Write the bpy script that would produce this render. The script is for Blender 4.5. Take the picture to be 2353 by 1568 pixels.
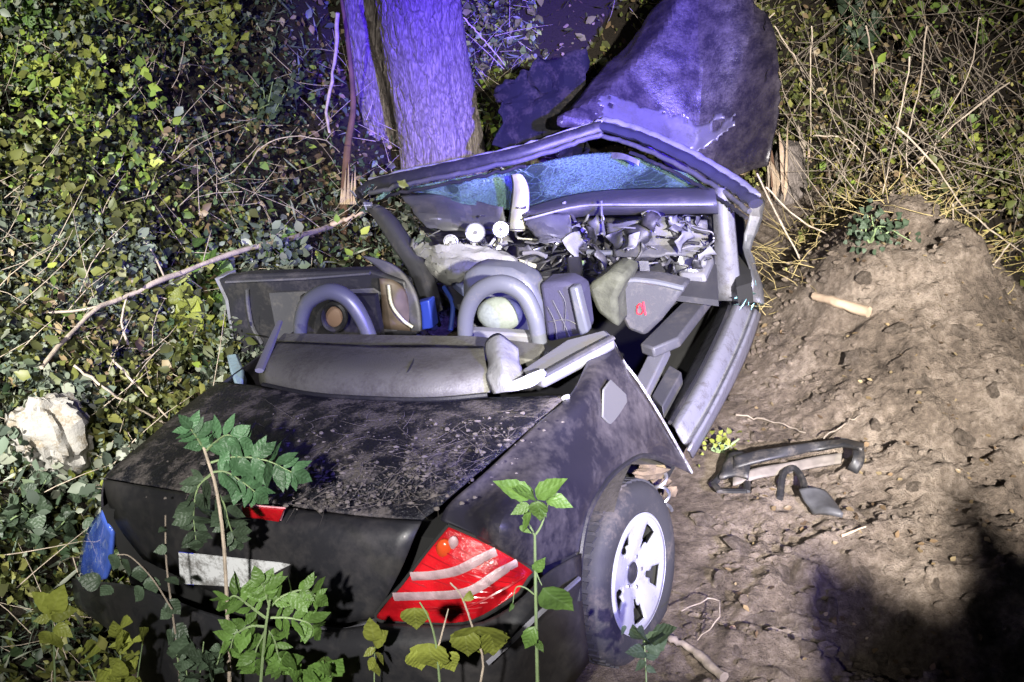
import bpy, bmesh, math, random
import numpy as np
from mathutils import Vector, Matrix
for o in list(bpy.data.objects): bpy.data.objects.remove(o)
S = bpy.context.scene; COL = S.collection
rng = np.random.default_rng(7); random.seed(7)
# ------------------------------------------------------------------ camera
FPX, CX, CY = 2450.0, 1176.5, 784.0          # focal length and centre in photo pixels (2353 wide)
PITCH = math.radians(34); CAM = np.array([0, 0, 3.0])
cd = bpy.data.cameras.new('camera'); cam = bpy.data.objects.new('camera', cd); COL.objects.link(cam)
cam.location = CAM; cam.rotation_euler = (math.pi/2 - PITCH, 0, 0)
cd.sensor_fit = 'HORIZONTAL'; cd.angle_x = 2*math.atan(1176.5/FPX); cd.clip_start = .05; cd.clip_end = 500
S.camera = cam
# ------------------------------------------------------------------ night sky and the emergency lights
wd = bpy.data.worlds.new('World'); S.world = wd; wd.use_nodes = True
nt = wd.node_tree; bg = nt.nodes['Background']
sky = nt.nodes.new('ShaderNodeTexSky'); sky.sky_type = 'NISHITA'; sky.sun_disc = False
sky.sun_elevation = math.radians(-4); sky.sun_rotation = math.radians(200)
nt.links.new(sky.outputs[0], bg.inputs[0]); bg.inputs[1].default_value = .75
def lamp(name, loc, target, col, power, ang, blend=.5, rad=.12):
    ld = bpy.data.lights.new(name, 'SPOT'); ld.color = col; ld.energy = power
    ld.spot_size = math.radians(ang); ld.spot_blend = blend; ld.shadow_soft_size = rad
    o = bpy.data.objects.new(name, ld); COL.objects.link(o); o.location = loc
    o.rotation_euler = (Vector(target)-Vector(loc)).to_track_quat('-Z', 'Y').to_euler()
    return o
# fire-brigade work light on the road above, and a patrol car's blue beacons to the right of it
lamp('work_light', (.9, -1.5, 3.9), (1.20, 4.35, .45), (1, .95, .885), 9800, 37, 1.0, .06)
lamp('torch_light', (-.45, -.4, 3.35), (-.45, 2.7, .7), (1, .97, .92), 900, 54, 1.0, .04)
lamp('work_light', (-2.6, -.5, 3.9), (-2.7, 4.2, .5), (1, .98, .92), 5000, 46, 1.0, .05)
lamp('blue_beacon', (1.9, -.8, 3.7), (.12, 6.5, .85), (.07, .020, 1), 22000, 20, .7, .08)
lamp('blue_beacon', (2.6, -1.2, 3.6), (.10, 3.7, .7), (.16, .13, 1), 3000, 32, .9, .08)
vs = S.view_settings; vs.view_transform = 'Standard'; vs.look = 'None'; vs.gamma = 1; vs.use_curve_mapping = False; vs.exposure = .22
S.render.engine = 'CYCLES'; S.cycles.max_bounces = 6; S.cycles.diffuse_bounces = 2; S.cycles.transmission_bounces = 4
# ------------------------------------------------------------------ photo ray <-> place
T = np.array([-.282, 2.735, -.11])           # the car: point on the ground between its rear wheels
_a, _r, _n = np.radians([24.6, 15.2, 6.8])
V = np.array([math.sin(_a)*math.cos(_n), math.cos(_a)*math.cos(_n), -math.sin(_n)])
_u0 = np.array([math.cos(_a), -math.sin(_a), 0]); _w0 = np.cross(_u0, V)
U = _u0*math.cos(_r) + _w0*math.sin(_r); Wv = np.cross(U, V)
def ray(px, py):
    x, y = (px-CX)/FPX, (CY-py)/FPX
    return np.array([x, math.sin(PITCH)*y+math.cos(PITCH), math.cos(PITCH)*y-math.sin(PITCH)])
def K(px, py, u=None, v=None, w=None):       # point of the car on one of its own planes
    ax, val = (U, u) if u is not None else (V, v) if v is not None else (Wv, w)
    d = ray(px, py); return CAM + d*((val-ax@(CAM-T))/(ax@d))
def Q(u, v, w): return T + U*u + V*v + Wv*w
def D(px, py, y): d = ray(px, py); return CAM + d*(y/d[1])
def UVW(X): q = np.asarray(X)-T; return q@U, q@V, q@Wv
# ------------------------------------------------------------------ noise
_perm = rng.random((256, 256))
def vnoise(x, y):
    x = np.asarray(x, float); y = np.asarray(y, float)
    xi = np.floor(x).astype(int); yi = np.floor(y).astype(int); fx = x-xi; fy = y-yi
    fx = fx*fx*(3-2*fx); fy = fy*fy*(3-2*fy)
    g = lambda i, j: _perm[i & 255, j & 255]
    return (g(xi, yi)*(1-fx)+g(xi+1, yi)*fx)*(1-fy) + (g(xi, yi+1)*(1-fx)+g(xi+1, yi+1)*fx)*fy
def fbm(x, y, o=4):
    s = 0; a = .5
    for k in range(o): s = s + a*(vnoise(x*2**k+17.3*k, y*2**k+5.1*k)-.5); a *= .5
    return s
def sp(x, k=6.0): return np.logaddexp(0, k*np.asarray(x, float))/k
def soilmask(x, y):
    u = (x-T[0])*U[0]+(y-T[1])*U[1]; u = u/ (U[0]**2+U[1]**2)**.5; v = ((x-T[0])*V[0]+(y-T[1])*V[1])/(V[0]**2+V[1]**2)**.5
    e = fbm(x*1.7+3, y*1.7, 3)*.9
    return (u+e*.4 > .72) & (v < 3.35+e) & (x < 2.9+e) & (v > -1.15+e*.5) & (y > 1.2)
def ground(x, y):
    x = np.asarray(x, float); y = np.asarray(y, float)
    z = T[2] - (Wv[0]*(x-T[0]) + Wv[1]*(y-T[1]))/Wv[2]
    u = ((x-T[0])*U[0]+(y-T[1])*U[1])/(U[0]**2+U[1]**2)**.5
    v = ((x-T[0])*V[0]+(y-T[1])*V[1])/(V[0]**2+V[1]**2)**.5
    z = z + .95*sp(-u-1.15) + .75*sp(v-3.5) + .70*sp(-v-1.35) - .42*sp(u-1.75) + .5*sp(y-6.6)
    z = z - .02
    z = np.where(z > 3.4, 3.4+(z-3.4)*.06, z)
    rough = np.clip((u-.75)*2.5, 0, 1)
    z = z + fbm(x*.9, y*.9, 4)*.34*np.clip(np.maximum(np.abs(u)-1.0, np.maximum(v-3.2, -v-1.1))*1.4, .0, 1)
    sm = rough*np.clip((3.6-v)*2, 0, 1)
    fur = np.abs(fbm(x*2.1+y*.8, y*1.3-x*.6, 4))                # ridges and grooves torn in the soil
    z = z + sm*(fbm(x*3+y*1.2, y*3.5-x*1.2, 3)*.30 + np.abs(fbm(x*6.5, y*6.5, 3))*-.16 + fbm(x*15, y*15, 4)*.085 + fbm(x*40, y*40, 2)*.022 - np.clip(.045-fur, 0, 1)*.8)
    # hollow running across the lower soil and a hole at the top of the bank
    hx, hy = x-1.02, y-2.55; s = hx*.93-hy*.20; t = hx*.28+hy*.95
    z = z - .30*np.exp(-(t/.22)**2)*np.clip(s*2.5, 0, 1)*np.clip((1.6-s)*2, 0, 1)
    z = z + .80*np.exp(-(((x-1.98)/.56)**2+((y-4.75)/.80)**2))       # heap of earth thrown up beside the wreck
    z = z - .24*np.exp(-(((x-1.98)/.09)**2+((y-4.62)/.15)**2)) + .10*np.exp(-(((x-1.70)/.14)**2+((y-4.62)/.2)**2))
    # unseen rise, added right of the camera only to shade the lower soil
    shade_hump = 2.30+.75*fbm(x*7+2, y*2.5, 4)-((y-.30)/.30)**2*.8-4.0*np.clip(.97-x, 0, None)-1.6*np.clip(x-1.42, 0, None); z = np.maximum(z, shade_hump)
    # the trench that the wreck lies in keeps clear of floor pan and wheels
    return z
def G(px, py):                                # where a line of sight meets the ground
    d = ray(px, py); t = .5
    while t < 60:
        p = CAM+d*t
        if p[2] < float(ground(p[0], p[1])): break
        t += .02
    return p
# ------------------------------------------------------------------ materials
MATS = {}
def nodes(name):
    m = bpy.data.materials.new(name); m.use_nodes = True; n = m.node_tree
    return m, n, n.nodes['Principled BSDF']
def N(n, t, **kw):
    x = n.nodes.new(t)
    for k, v in kw.items():
        if k in x.inputs: x.inputs[k].default_value = v
        else: setattr(x, k, v)
    return x
def mat(name, col, rough=.5, metal=0, dirt=None, dirtc=(.16, .12, .085), dscale=6, dlo=.5, dhi=.62, bump=0, bscale=60, coat=0, var=0, emit=None, trans=0, spec=.5):
    if name in MATS: return MATS[name]
    m, n, b = nodes(name); L = n.links.new
    b.inputs['Base Color'].default_value = (*col, 1); b.inputs['Roughness'].default_value = rough
    b.inputs['Metallic'].default_value = metal; b.inputs['Coat Weight'].default_value = coat
    b.inputs['Specular IOR Level'].default_value = spec
    b.inputs['Transmission Weight'].default_value = trans
    tc = N(n, 'ShaderNodeTexCoord'); src = None
    if var:
        nz = N(n, 'ShaderNodeTexNoise', Scale=bscale*.3, Detail=5.0); L(tc.outputs['Object'], nz.inputs['Vector'])
        mx = N(n, 'ShaderNodeMix', data_type='RGBA'); r = N(n, 'ShaderNodeMapRange'); r.inputs[1].default_value = .3; r.inputs[2].default_value = .7
        L(nz.outputs[0], r.inputs[0]); L(r.outputs[0], mx.inputs[0])
        mx.inputs[6].default_value = (*[c*(1-var) for c in col], 1); mx.inputs[7].default_value = (*[min(1, c*(1+var)) for c in col], 1)
        L(mx.outputs[2], b.inputs['Base Color']); src = mx.outputs[2]
    if dirt:
        nz = N(n, 'ShaderNodeTexNoise', Scale=dscale, Detail=9.0, Roughness=.68); L(tc.outputs['Object'], nz.inputs['Vector'])
        nz2 = N(n, 'ShaderNodeTexNoise', Scale=dscale*9, Detail=6.0, Roughness=.7); L(tc.outputs['Object'], nz2.inputs['Vector'])
        ad = N(n, 'ShaderNodeMath', operation='MULTIPLY_ADD'); L(nz2.outputs[0], ad.inputs[0]); ad.inputs[1].default_value = .45; L(nz.outputs[0], ad.inputs[2])
        r = N(n, 'ShaderNodeMapRange'); r.inputs[1].default_value = dlo+.22; r.inputs[2].default_value = dhi+.22; r.inputs[4].default_value = dirt
        L(ad.outputs[0], r.inputs[0])
        mx = N(n, 'ShaderNodeMix', data_type='RGBA'); L(r.outputs[0], mx.inputs[0])
        if src: L(src, mx.inputs[6])
        else: mx.inputs[6].default_value = (*col, 1)
        mx.inputs[7].default_value = (*dirtc, 1); L(mx.outputs[2], b.inputs['Base Color'])
        mr = N(n, 'ShaderNodeMapRange'); mr.inputs[3].default_value = rough; mr.inputs[4].default_value = .85
        L(r.outputs[0], mr.inputs[0]); L(mr.outputs[0], b.inputs['Roughness'])
        if coat:
            cr = N(n, 'ShaderNodeMapRange'); cr.inputs[3].default_value = coat; cr.inputs[4].default_value = 0; L(r.outputs[0], cr.inputs[0]); L(cr.outputs[0], b.inputs['Coat Weight'])
    if bump:
        nz = N(n, 'ShaderNodeTexNoise', Scale=bscale, Detail=7.0, Roughness=.65); L(tc.outputs['Object'], nz.inputs['Vector'])
        bp = N(n, 'ShaderNodeBump', Strength=bump, Distance=.01); L(nz.outputs[0], bp.inputs['Height']); L(bp.outputs[0], b.inputs['Normal'])
    MATS[name] = m; return m
BLACK = (.010, .010, .016)
paint = mat('black car paint', (.014, .013, .020), .42, 0, dirt=.6, dirtc=(.125, .11, .105), dscale=2.6, dlo=.44, dhi=.74, coat=.35, bump=.02, bscale=9)
paint_lid = mat('soiled black boot paint', BLACK, .30, 0, dirt=.85, dirtc=(.12, .104, .096), dscale=9, dlo=.47, dhi=.60, bump=1.0, bscale=60)
paint_clean = mat('black boot face paint', (.016, .016, .019), .46, 0, dirt=.55, dirtc=(.07, .062, .058), dscale=3.2, dlo=.44, dhi=.78, coat=.1, bump=.1, bscale=50)
rubber = mat('tyre rubber', (.022, .022, .024), .75, dirt=.6, dirtc=(.12, .10, .08), dscale=9, dlo=.5, dhi=.75, bump=.2)
alloy = mat('alloy rim', (.50, .51, .56), .38, .5, dirt=.5, dirtc=(.14, .12, .1), dscale=12, dlo=.55, dhi=.75)
plastic = mat('grey cabin plastic', (.050, .050, .060), .55, bump=.15, bscale=220, dirt=.5, dirtc=(.14, .125, .115), dscale=8, dlo=.5, dhi=.75)
plastic_d = mat('dark cabin plastic', (.014, .014, .018), .5, bump=.15, bscale=200, dirt=.45, dirtc=(.075, .066, .06), dscale=7, dlo=.5, dhi=.75)
plastic_l = mat('light cabin plastic', (.15, .15, .175), .5, bump=.1, bscale=150, dirt=.6, dirtc=(.15, .13, .11), dscale=9, dlo=.5, dhi=.72)
silver = mat('satin silver plastic', (.105, .11, .135), .38, .2, dirt=.5, dirtc=(.2, .18, .16), dscale=10, dlo=.55, dhi=.75)
leather = mat('olive grey leatherette', (.115, .112, .10), .5, bump=.3, bscale=140, dirt=.75, dirtc=(.05, .045, .04), dscale=7, dlo=.46, dhi=.64)
seatgrey = mat('pale headrest cloth', (.16, .18, .165), .75, bump=.2, bscale=250, var=.15)
cream = mat('cream plastic', (.50, .49, .42), .5, var=.15, dirt=.4, dirtc=(.3, .27, .2), dscale=14, dlo=.5, dhi=.7)
white = mat('white torn padding', (.27, .27, .31), .6, bump=.5, bscale=40, dirt=.5, dirtc=(.2, .18, .18), dscale=10, dlo=.5, dhi=.7)
steel = mat('bare scraped steel', (.45, .46, .50), .35, .9, dirt=.6, dirtc=(.12, .1, .09), dscale=12, dlo=.45, dhi=.65)
redlens = mat('red tail lamp lens', (.36, .006, .011), .16, coat=.8, var=.45, bscale=34, bump=.5)
redtag = mat('red print', (.8, .03, .05), .4)
whitelens = mat('clear lamp stripe', (.36, .25, .27), .25, coat=.8, var=.3, bscale=80, bump=.4)
amber = mat('orange bulb dome', (.50, .06, .015), .15, coat=1.0)
bluelit_lens = mat('lamp lens coloured by blue beacon light', (.05, .10, .42), .1, coat=1.0, var=.5, bscale=30)  # blue of the beacon light is put into this lens colour
plateM = mat('white number plate', (.62, .63, .64), .35, dirt=.8, dirtc=(.08, .07, .06), dscale=12, dlo=.45, dhi=.6)
plateB = mat('blue plate band', (.03, .05, .55), .35)
darkcav = mat('underseal and cavity shade black', (.008, .008, .008), .9)
mud = mat('caked mud', (.115, .085, .055), .95, bump=.9, bscale=45, var=.4)
woodraw = mat('fresh split wood', (.36, .27, .19), .8, bump=.6, bscale=35, var=.3)
woodred = mat('reddish inner bark', (.075, .038, .022), .85, bump=.7, bscale=30, var=.45)
twigM = mat('dead grey twig', (.20, .165, .13), .9, bump=.4, bscale=80, var=.35)
twigP = mat('pale bare twig', (.34, .28, .22), .9, bump=.4, bscale=80, var=.3)
stemG = mat('green plant stem', (.16, .22, .10), .7, var=.3, bscale=40)
rockM = mat('pale limestone', (.27, .255, .235), .9, bump=1.0, bscale=22, dirt=.9, dirtc=(.16, .13, .09), dscale=14, dlo=.50, dhi=.62)
blackpl = mat('broken black plastic', (.018, .018, .02), .5, dirt=.5, dirtc=(.13, .11, .09), dscale=14, dlo=.5, dhi=.72)
bonnetM = mat('crumpled bonnet paint', (.012, .010, .016), .30, 0, dirt=.5, dirtc=(.07, .058, .06), dscale=10, dlo=.40, dhi=.72, bump=.4, bscale=40)
scratch = mat('scraped grey paint', (.19, .19, .23), .4, .1, dirt=.75, dirtc=(.06, .052, .05), dscale=14, dlo=.5, dhi=.7)
def glass_mat():
    m, n, b = nodes('shattered windscreen glass'); L = n.links.new; tc = N(n, 'ShaderNodeTexCoord')
    v1 = N(n, 'ShaderNodeTexVoronoi', feature='DISTANCE_TO_EDGE', Scale=17.0); v2 = N(n, 'ShaderNodeTexVoronoi', feature='DISTANCE_TO_EDGE', Scale=75.0)
    mp = N(n, 'ShaderNodeMapping'); mp.inputs['Scale'].default_value = (.5, 1, 1); L(tc.outputs['Object'], mp.inputs[0]); nz = N(n, 'ShaderNodeTexNoise', Scale=3.6, Detail=5.0); L(tc.outputs['Object'], nz.inputs['Vector'])
    L(mp.outputs[0], v1.inputs[0]); L(mp.outputs[0], v2.inputs[0])
    zone = N(n, 'ShaderNodeMapRange'); zone.inputs[1].default_value = .46; zone.inputs[2].default_value = .60; L(nz.outputs[0], zone.inputs[0])
    c1 = N(n, 'ShaderNodeMapRange'); c1.inputs[2].default_value = .018; c1.inputs[3].default_value = 1; c1.inputs[4].default_value = 0; L(v1.outputs[0], c1.inputs[0])
    c2 = N(n, 'ShaderNodeMapRange'); c2.inputs[2].default_value = .16; c2.inputs[3].default_value = 1; c2.inputs[4].default_value = .15; L(v2.outputs[0], c2.inputs[0])
    z2 = N(n, 'ShaderNodeMath', operation='MULTIPLY'); L(zone.outputs[0], z2.inputs[0]); L(c2.outputs[0], z2.inputs[1]); cr = N(n, 'ShaderNodeMath', operation='MAXIMUM'); L(c1.outputs[0], cr.inputs[0]); L(z2.outputs[0], cr.inputs[1])
    mx = N(n, 'ShaderNodeMix', data_type='RGBA'); mx.inputs[6].default_value = (.32, .50, .44, 1); mx.inputs[7].default_value = (.10, .19, .175, 1); L(cr.outputs[0], mx.inputs[0]); L(mx.outputs[2], b.inputs['Base Color'])
    tr = N(n, 'ShaderNodeMapRange'); tr.inputs[3].default_value = .96; tr.inputs[4].default_value = .35; L(cr.outputs[0], tr.inputs[0]); L(tr.outputs[0], b.inputs['Transmission Weight']); b.inputs['Roughness'].default_value = .25
    bp = N(n, 'ShaderNodeBump', Strength=.35, Distance=.008); L(cr.outputs[0], bp.inputs['Height']); L(bp.outputs[0], b.inputs['Normal']); return m
glassM = glass_mat()
def soil_mat():
    m, n, b = nodes('bare brown soil'); L = n.links.new; tc = N(n, 'ShaderNodeTexCoord')
    n1 = N(n, 'ShaderNodeTexNoise', Scale=2.2, Detail=8.0, Roughness=.6); n2 = N(n, 'ShaderNodeTexNoise', Scale=26.0, Detail=8.0, Roughness=.7); n3 = N(n, 'ShaderNodeTexNoise', Scale=150.0, Detail=6.0, Roughness=.75)
    for q in (n1, n2, n3): L(tc.outputs['Object'], q.inputs['Vector'])
    cr = N(n, 'ShaderNodeValToRGB'); e = cr.color_ramp.elements
    e[0].position = .36; e[0].color = (.042, .032, .025, 1); e[1].position = .66; e[1].color = (.34, .28, .23, 1)
    k = cr.color_ramp.elements.new(.52); k.color = (.17, .134, .106, 1)
    ad = N(n, 'ShaderNodeMath', operation='MULTIPLY_ADD'); L(n2.outputs[0], ad.inputs[0]); ad.inputs[1].default_value = .55
    a2 = N(n, 'ShaderNodeMath', operation='MULTIPLY'); L(n1.outputs[0], a2.inputs[0]); a2.inputs[1].default_value = .5; L(a2.outputs[0], ad.inputs[2])
    L(ad.outputs[0], cr.inputs[0]); at = N(n, 'ShaderNodeAttribute'); at.attribute_name = 'humus'; hm = N(n, 'ShaderNodeMix', data_type='RGBA'); L(at.outputs['Fac'], hm.inputs[0]); L(cr.outputs[0], hm.inputs[6]); hm.inputs[7].default_value = (.022, .017, .012, 1); L(hm.outputs[2], b.inputs['Base Color']); b.inputs['Roughness'].default_value = .95
    b.inputs['Specular IOR Level'].default_value = .2
    h = N(n, 'ShaderNodeMath', operation='MULTIPLY_ADD'); L(n3.outputs[0], h.inputs[0]); h.inputs[1].default_value = .6; L(n2.outputs[0], h.inputs[2])
    bp = N(n, 'ShaderNodeBump', Strength=1.0, Distance=.035); L(h.outputs[0], bp.inputs['Height']); L(bp.outputs[0], b.inputs['Normal']); return m
soilM = soil_mat()
def bark_mat():
    m, n, b = nodes('furrowed grey bark'); L = n.links.new; tc = N(n, 'ShaderNodeTexCoord'); mp = N(n, 'ShaderNodeMapping'); mp.inputs['Scale'].default_value = (1, 1, .26)
    L(tc.outputs['Object'], mp.inputs[0])
    vo = N(n, 'ShaderNodeTexVoronoi', feature='DISTANCE_TO_EDGE', Scale=46.0); nz = N(n, 'ShaderNodeTexNoise', Scale=60.0, Detail=8.0, Roughness=.7)
    wz = N(n, 'ShaderNodeVectorMath', operation='MULTIPLY_ADD'); nn = N(n, 'ShaderNodeTexNoise', Scale=9.0, Detail=4.0); L(mp.outputs[0], nn.inputs['Vector'])
    L(nn.outputs[1], wz.inputs[0]); wz.inputs[1].default_value = (.16, .16, .16); L(mp.outputs[0], wz.inputs[2]); L(wz.outputs[0], vo.inputs[0]); L(mp.outputs[0], nz.inputs['Vector'])
    r = N(n, 'ShaderNodeMapRange'); r.inputs[2].default_value = .30; L(vo.outputs[0], r.inputs[0])
    h = N(n, 'ShaderNodeMath', operation='MULTIPLY_ADD'); L(nz.outputs[0], h.inputs[0]); h.inputs[1].default_value = 1.0; rs = N(n, 'ShaderNodeMath', operation='MULTIPLY'); L(r.outputs[0], rs.inputs[0]); rs.inputs[1].default_value = .35; L(rs.outputs[0], h.inputs[2])
    cr = N(n, 'ShaderNodeValToRGB'); e = cr.color_ramp.elements; e[0].position = .35; e[0].color = (.05, .04, .035, 1); e[1].position = .85; e[1].color = (.19, .16, .145, 1)
    hh = N(n, 'ShaderNodeMath', operation='MULTIPLY'); L(h.outputs[0], hh.inputs[0]); hh.inputs[1].default_value = .82; L(hh.outputs[0], cr.inputs[0])
    L(cr.outputs[0], b.inputs['Base Color']); b.inputs['Roughness'].default_value = .9
    bp = N(n, 'ShaderNodeBump', Strength=.5, Distance=.02); L(h.outputs[0], bp.inputs['Height']); L(bp.outputs[0], b.inputs['Normal']); return m
barkM = bark_mat()
def leaf_mat(name, attr=True, col=(.08, .15, .03), rough=.45):
    m, n, b = nodes(name); L = n.links.new
    if attr:
        at = N(n, 'ShaderNodeAttribute'); at.attribute_name = 'tint'; c = at.outputs[0]
    else:
        oi = N(n, 'ShaderNodeObjectInfo'); mx = N(n, 'ShaderNodeMix', data_type='RGBA'); L(oi.outputs['Random'], mx.inputs[0])
        tc = N(n, 'ShaderNodeTexCoord'); nz = N(n, 'ShaderNodeTexNoise', Scale=4.0, Detail=4.0); L(tc.outputs['Object'], nz.inputs['Vector'])
        m2 = N(n, 'ShaderNodeMix', data_type='RGBA'); m2.blend_type = 'MULTIPLY'; m2.inputs[0].default_value = .5
        mx.inputs[6].default_value = (*[q*.65 for q in col], 1); mx.inputs[7].default_value = (*[min(1, q*1.35) for q in col], 1)
        rr = N(n, 'ShaderNodeMapRange'); rr.inputs[3].default_value = .4; rr.inputs[4].default_value = 1.5; L(nz.outputs[0], rr.inputs[0])
        L(mx.outputs[2], m2.inputs[6]); L(rr.outputs[0], m2.inputs[7]); c = m2.outputs[2]
        sx = N(n, 'ShaderNodeSeparateXYZ'); L(tc.outputs['Object'], sx.inputs[0]); ab = N(n, 'ShaderNodeMath', operation='ABSOLUTE'); L(sx.outputs[0], ab.inputs[0])
        vy = N(n, 'ShaderNodeMath', operation='MULTIPLY_ADD'); L(ab.outputs[0], vy.inputs[0]); vy.inputs[1].default_value = -.9; L(sx.outputs[1], vy.inputs[2])
        sn = N(n, 'ShaderNodeMath', operation='MULTIPLY'); L(vy.outputs[0], sn.inputs[0]); sn.inputs[1].default_value = 34.0; s2 = N(n, 'ShaderNodeMath', operation='SINE'); L(sn.outputs[0], s2.inputs[0])
        mid = N(n, 'ShaderNodeMapRange'); mid.inputs[2].default_value = .035; mid.inputs[3].default_value = 1; mid.inputs[4].default_value = 0; L(ab.outputs[0], mid.inputs[0])
        sv = N(n, 'ShaderNodeMapRange'); sv.inputs[1].default_value = .75; sv.inputs[2].default_value = 1.0; sv.inputs[4].default_value = .25; L(s2.outputs[0], sv.inputs[0])
        vm = N(n, 'ShaderNodeMath', operation='MAXIMUM'); L(mid.outputs[0], vm.inputs[0]); L(sv.outputs[0], vm.inputs[1]); m3 = N(n, 'ShaderNodeMix', data_type='RGBA'); vf = N(n, 'ShaderNodeMath', operation='MULTIPLY'); L(vm.outputs[0], vf.inputs[0]); vf.inputs[1].default_value = .14
        L(vf.outputs[0], m3.inputs[0]); L(c, m3.inputs[6]); m3.inputs[7].default_value = (*[min(1, q*1.2+.10) for q in col], 1); c = m3.outputs[2]
        bpl = N(n, 'ShaderNodeBump', Strength=.3, Distance=.02); hb = N(n, 'ShaderNodeMath', operation='MULTIPLY_ADD'); L(s2.outputs[0], hb.inputs[0]); hb.inputs[1].default_value = .06; L(nz.outputs[0], hb.inputs[2]); L(hb.outputs[0], bpl.inputs['Height']); L(bpl.outputs[0], b.inputs['Normal'])
    L(c, b.inputs['Base Color']); b.inputs['Roughness'].default_value = rough; b.inputs['Specular IOR Level'].default_value = .35
    tr = N(n, 'ShaderNodeBsdfTranslucent'); L(c, tr.inputs[0]); ms = N(n, 'ShaderNodeMixShader'); ms.inputs[0].default_value = .30
    out = n.nodes['Material Output']; L(b.outputs[0], ms.inputs[1]); L(tr.outputs[0], ms.inputs[2]); L(ms.outputs[0], out.inputs[0]); return m
leafA = leaf_mat('mixed undergrowth leaf')
leafG = leaf_mat('fresh green sapling leaf', False, (.085, .155, .035)); leafT = leaf_mat('cool green leaflet', False, (.07, .15, .07))
leafY = leaf_mat('yellow green leaf', False, (.19, .215, .04)); leafO = leaf_mat('dull grey green leaf', False, (.05, .075, .045))
# ------------------------------------------------------------------ mesh helpers
ROOTS = {}
def tag(o, label=None, cat=None, group=None, kind=None):
    for k, v in (('label', label), ('category', cat), ('group', group), ('kind', kind)):
        if v: o[k] = v
    return o
def thing(name, base, label, cat, group=None):
    o = bpy.data.objects.new(name, None); COL.objects.link(o); o.location = base; o.empty_display_size = .1
    ROOTS[o.name] = np.array(base, float); tag(o, label, cat, group); return o
def origin(par): return ROOTS[par.name] if par else np.zeros(3)
class MB:
    def __init__(s): s.v = []; s.f = []; s.n = 0
    def add(s, vs, fs):
        s.v.append(np.asarray(vs, float).reshape(-1, 3)); s.f += [tuple(i+s.n for i in f) for f in fs]; s.n += len(s.v[-1]); return s
    def box(s, c, X, Y, Z):                    # half-axis vectors
        c, X, Y, Z = map(np.asarray, (c, X, Y, Z)); vs = [c+a*X+b*Y+d*Z for a in (-1, 1) for b in (-1, 1) for d in (-1, 1)]
        return s.add(vs, [(0, 1, 3, 2), (4, 6, 7, 5), (0, 4, 5, 1), (2, 3, 7, 6), (0, 2, 6, 4), (1, 5, 7, 3)])
    def tube(s, pts, r, seg=8, flat=1.0, up=None, cap=True):
        pts = np.asarray(pts, float); n = len(pts); rs = np.broadcast_to(np.asarray(r, float), (n,))
        tg = np.gradient(pts, axis=0); tg /= np.linalg.norm(tg, axis=1)[:, None]+1e-9
        ref = np.array(up if up is not None else (0, 0, 1.0)); vs = []
        x = np.cross(tg[0], ref)
        if np.linalg.norm(x) < .05: x = np.cross(tg[0], (1, 0, 0.))
        for i in range(n):
            if up is not None:
                q = np.cross(tg[i], ref); x = q if np.linalg.norm(q) > .05 else x
            x = x-tg[i]*(x@tg[i]); x /= np.linalg.norm(x)+1e-9; y = np.cross(tg[i], x)
            for k in range(seg):
                a = 2*math.pi*k/seg; vs.append(pts[i]+rs[i]*(math.cos(a)*x+flat*math.sin(a)*y))
        fs = [(i*seg+k, i*seg+(k+1) % seg, (i+1)*seg+(k+1) % seg, (i+1)*seg+k) for i in range(n-1) for k in range(seg)]
        if cap: fs += [tuple(range(seg-1, -1, -1)), tuple(range((n-1)*seg, n*seg))]
        return s.add(vs, fs)
    def plate(s, poly, thick):                 # polygon extruded along a vector
        p = np.asarray(poly, float); t = np.asarray(thick, float); n = len(p)
        return s.add(np.vstack([p, p+t]), [tuple(range(n)), tuple(range(2*n-1, n-1, -1))]+[(i, i+n, (i+1) % n+n, (i+1) % n) for i in range(n)])
    def blob(s, c, r, seed=0, seg=10, rough=.25, ax=None):
        q = np.random.default_rng(seed); ring = seg//2+1; vs = []; ph = q.random(6)*6
        A = np.eye(3) if ax is None else np.asarray(ax)
        for i in range(ring+1):
            th = math.pi*i/ring
            for k in range(seg):
                a = 2*math.pi*k/seg; d = np.array([math.sin(th)*math.cos(a), math.sin(th)*math.sin(a), math.cos(th)])
                m = 1+rough*(math.sin(3*d[0]+ph[0])+math.sin(4*d[1]+ph[1])+math.sin(5*d[2]+ph[2])+.7*math.sin(9*d[0]+ph[3])*math.sin(8*d[1]+ph[4]))*.4+rough*.25*(q.random()-.5)*(math.sin(th) > .1)
                vs.append(np.asarray(c)+A.T@(d*m*np.asarray(r)))
        return s.add(vs, [(i*seg+k, (i+1)*seg+k, (i+1)*seg+(k+1) % seg, i*seg+(k+1) % seg) for i in range(ring) for k in range(seg)])
    def build(s, name, m, parent=None, root=None, smooth=True, bevel=0, sub=0, base=None, ang=40):
        return mk(name, np.vstack(s.v), s.f, m, parent, root, smooth, bevel, sub, 0, base, ang)
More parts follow.
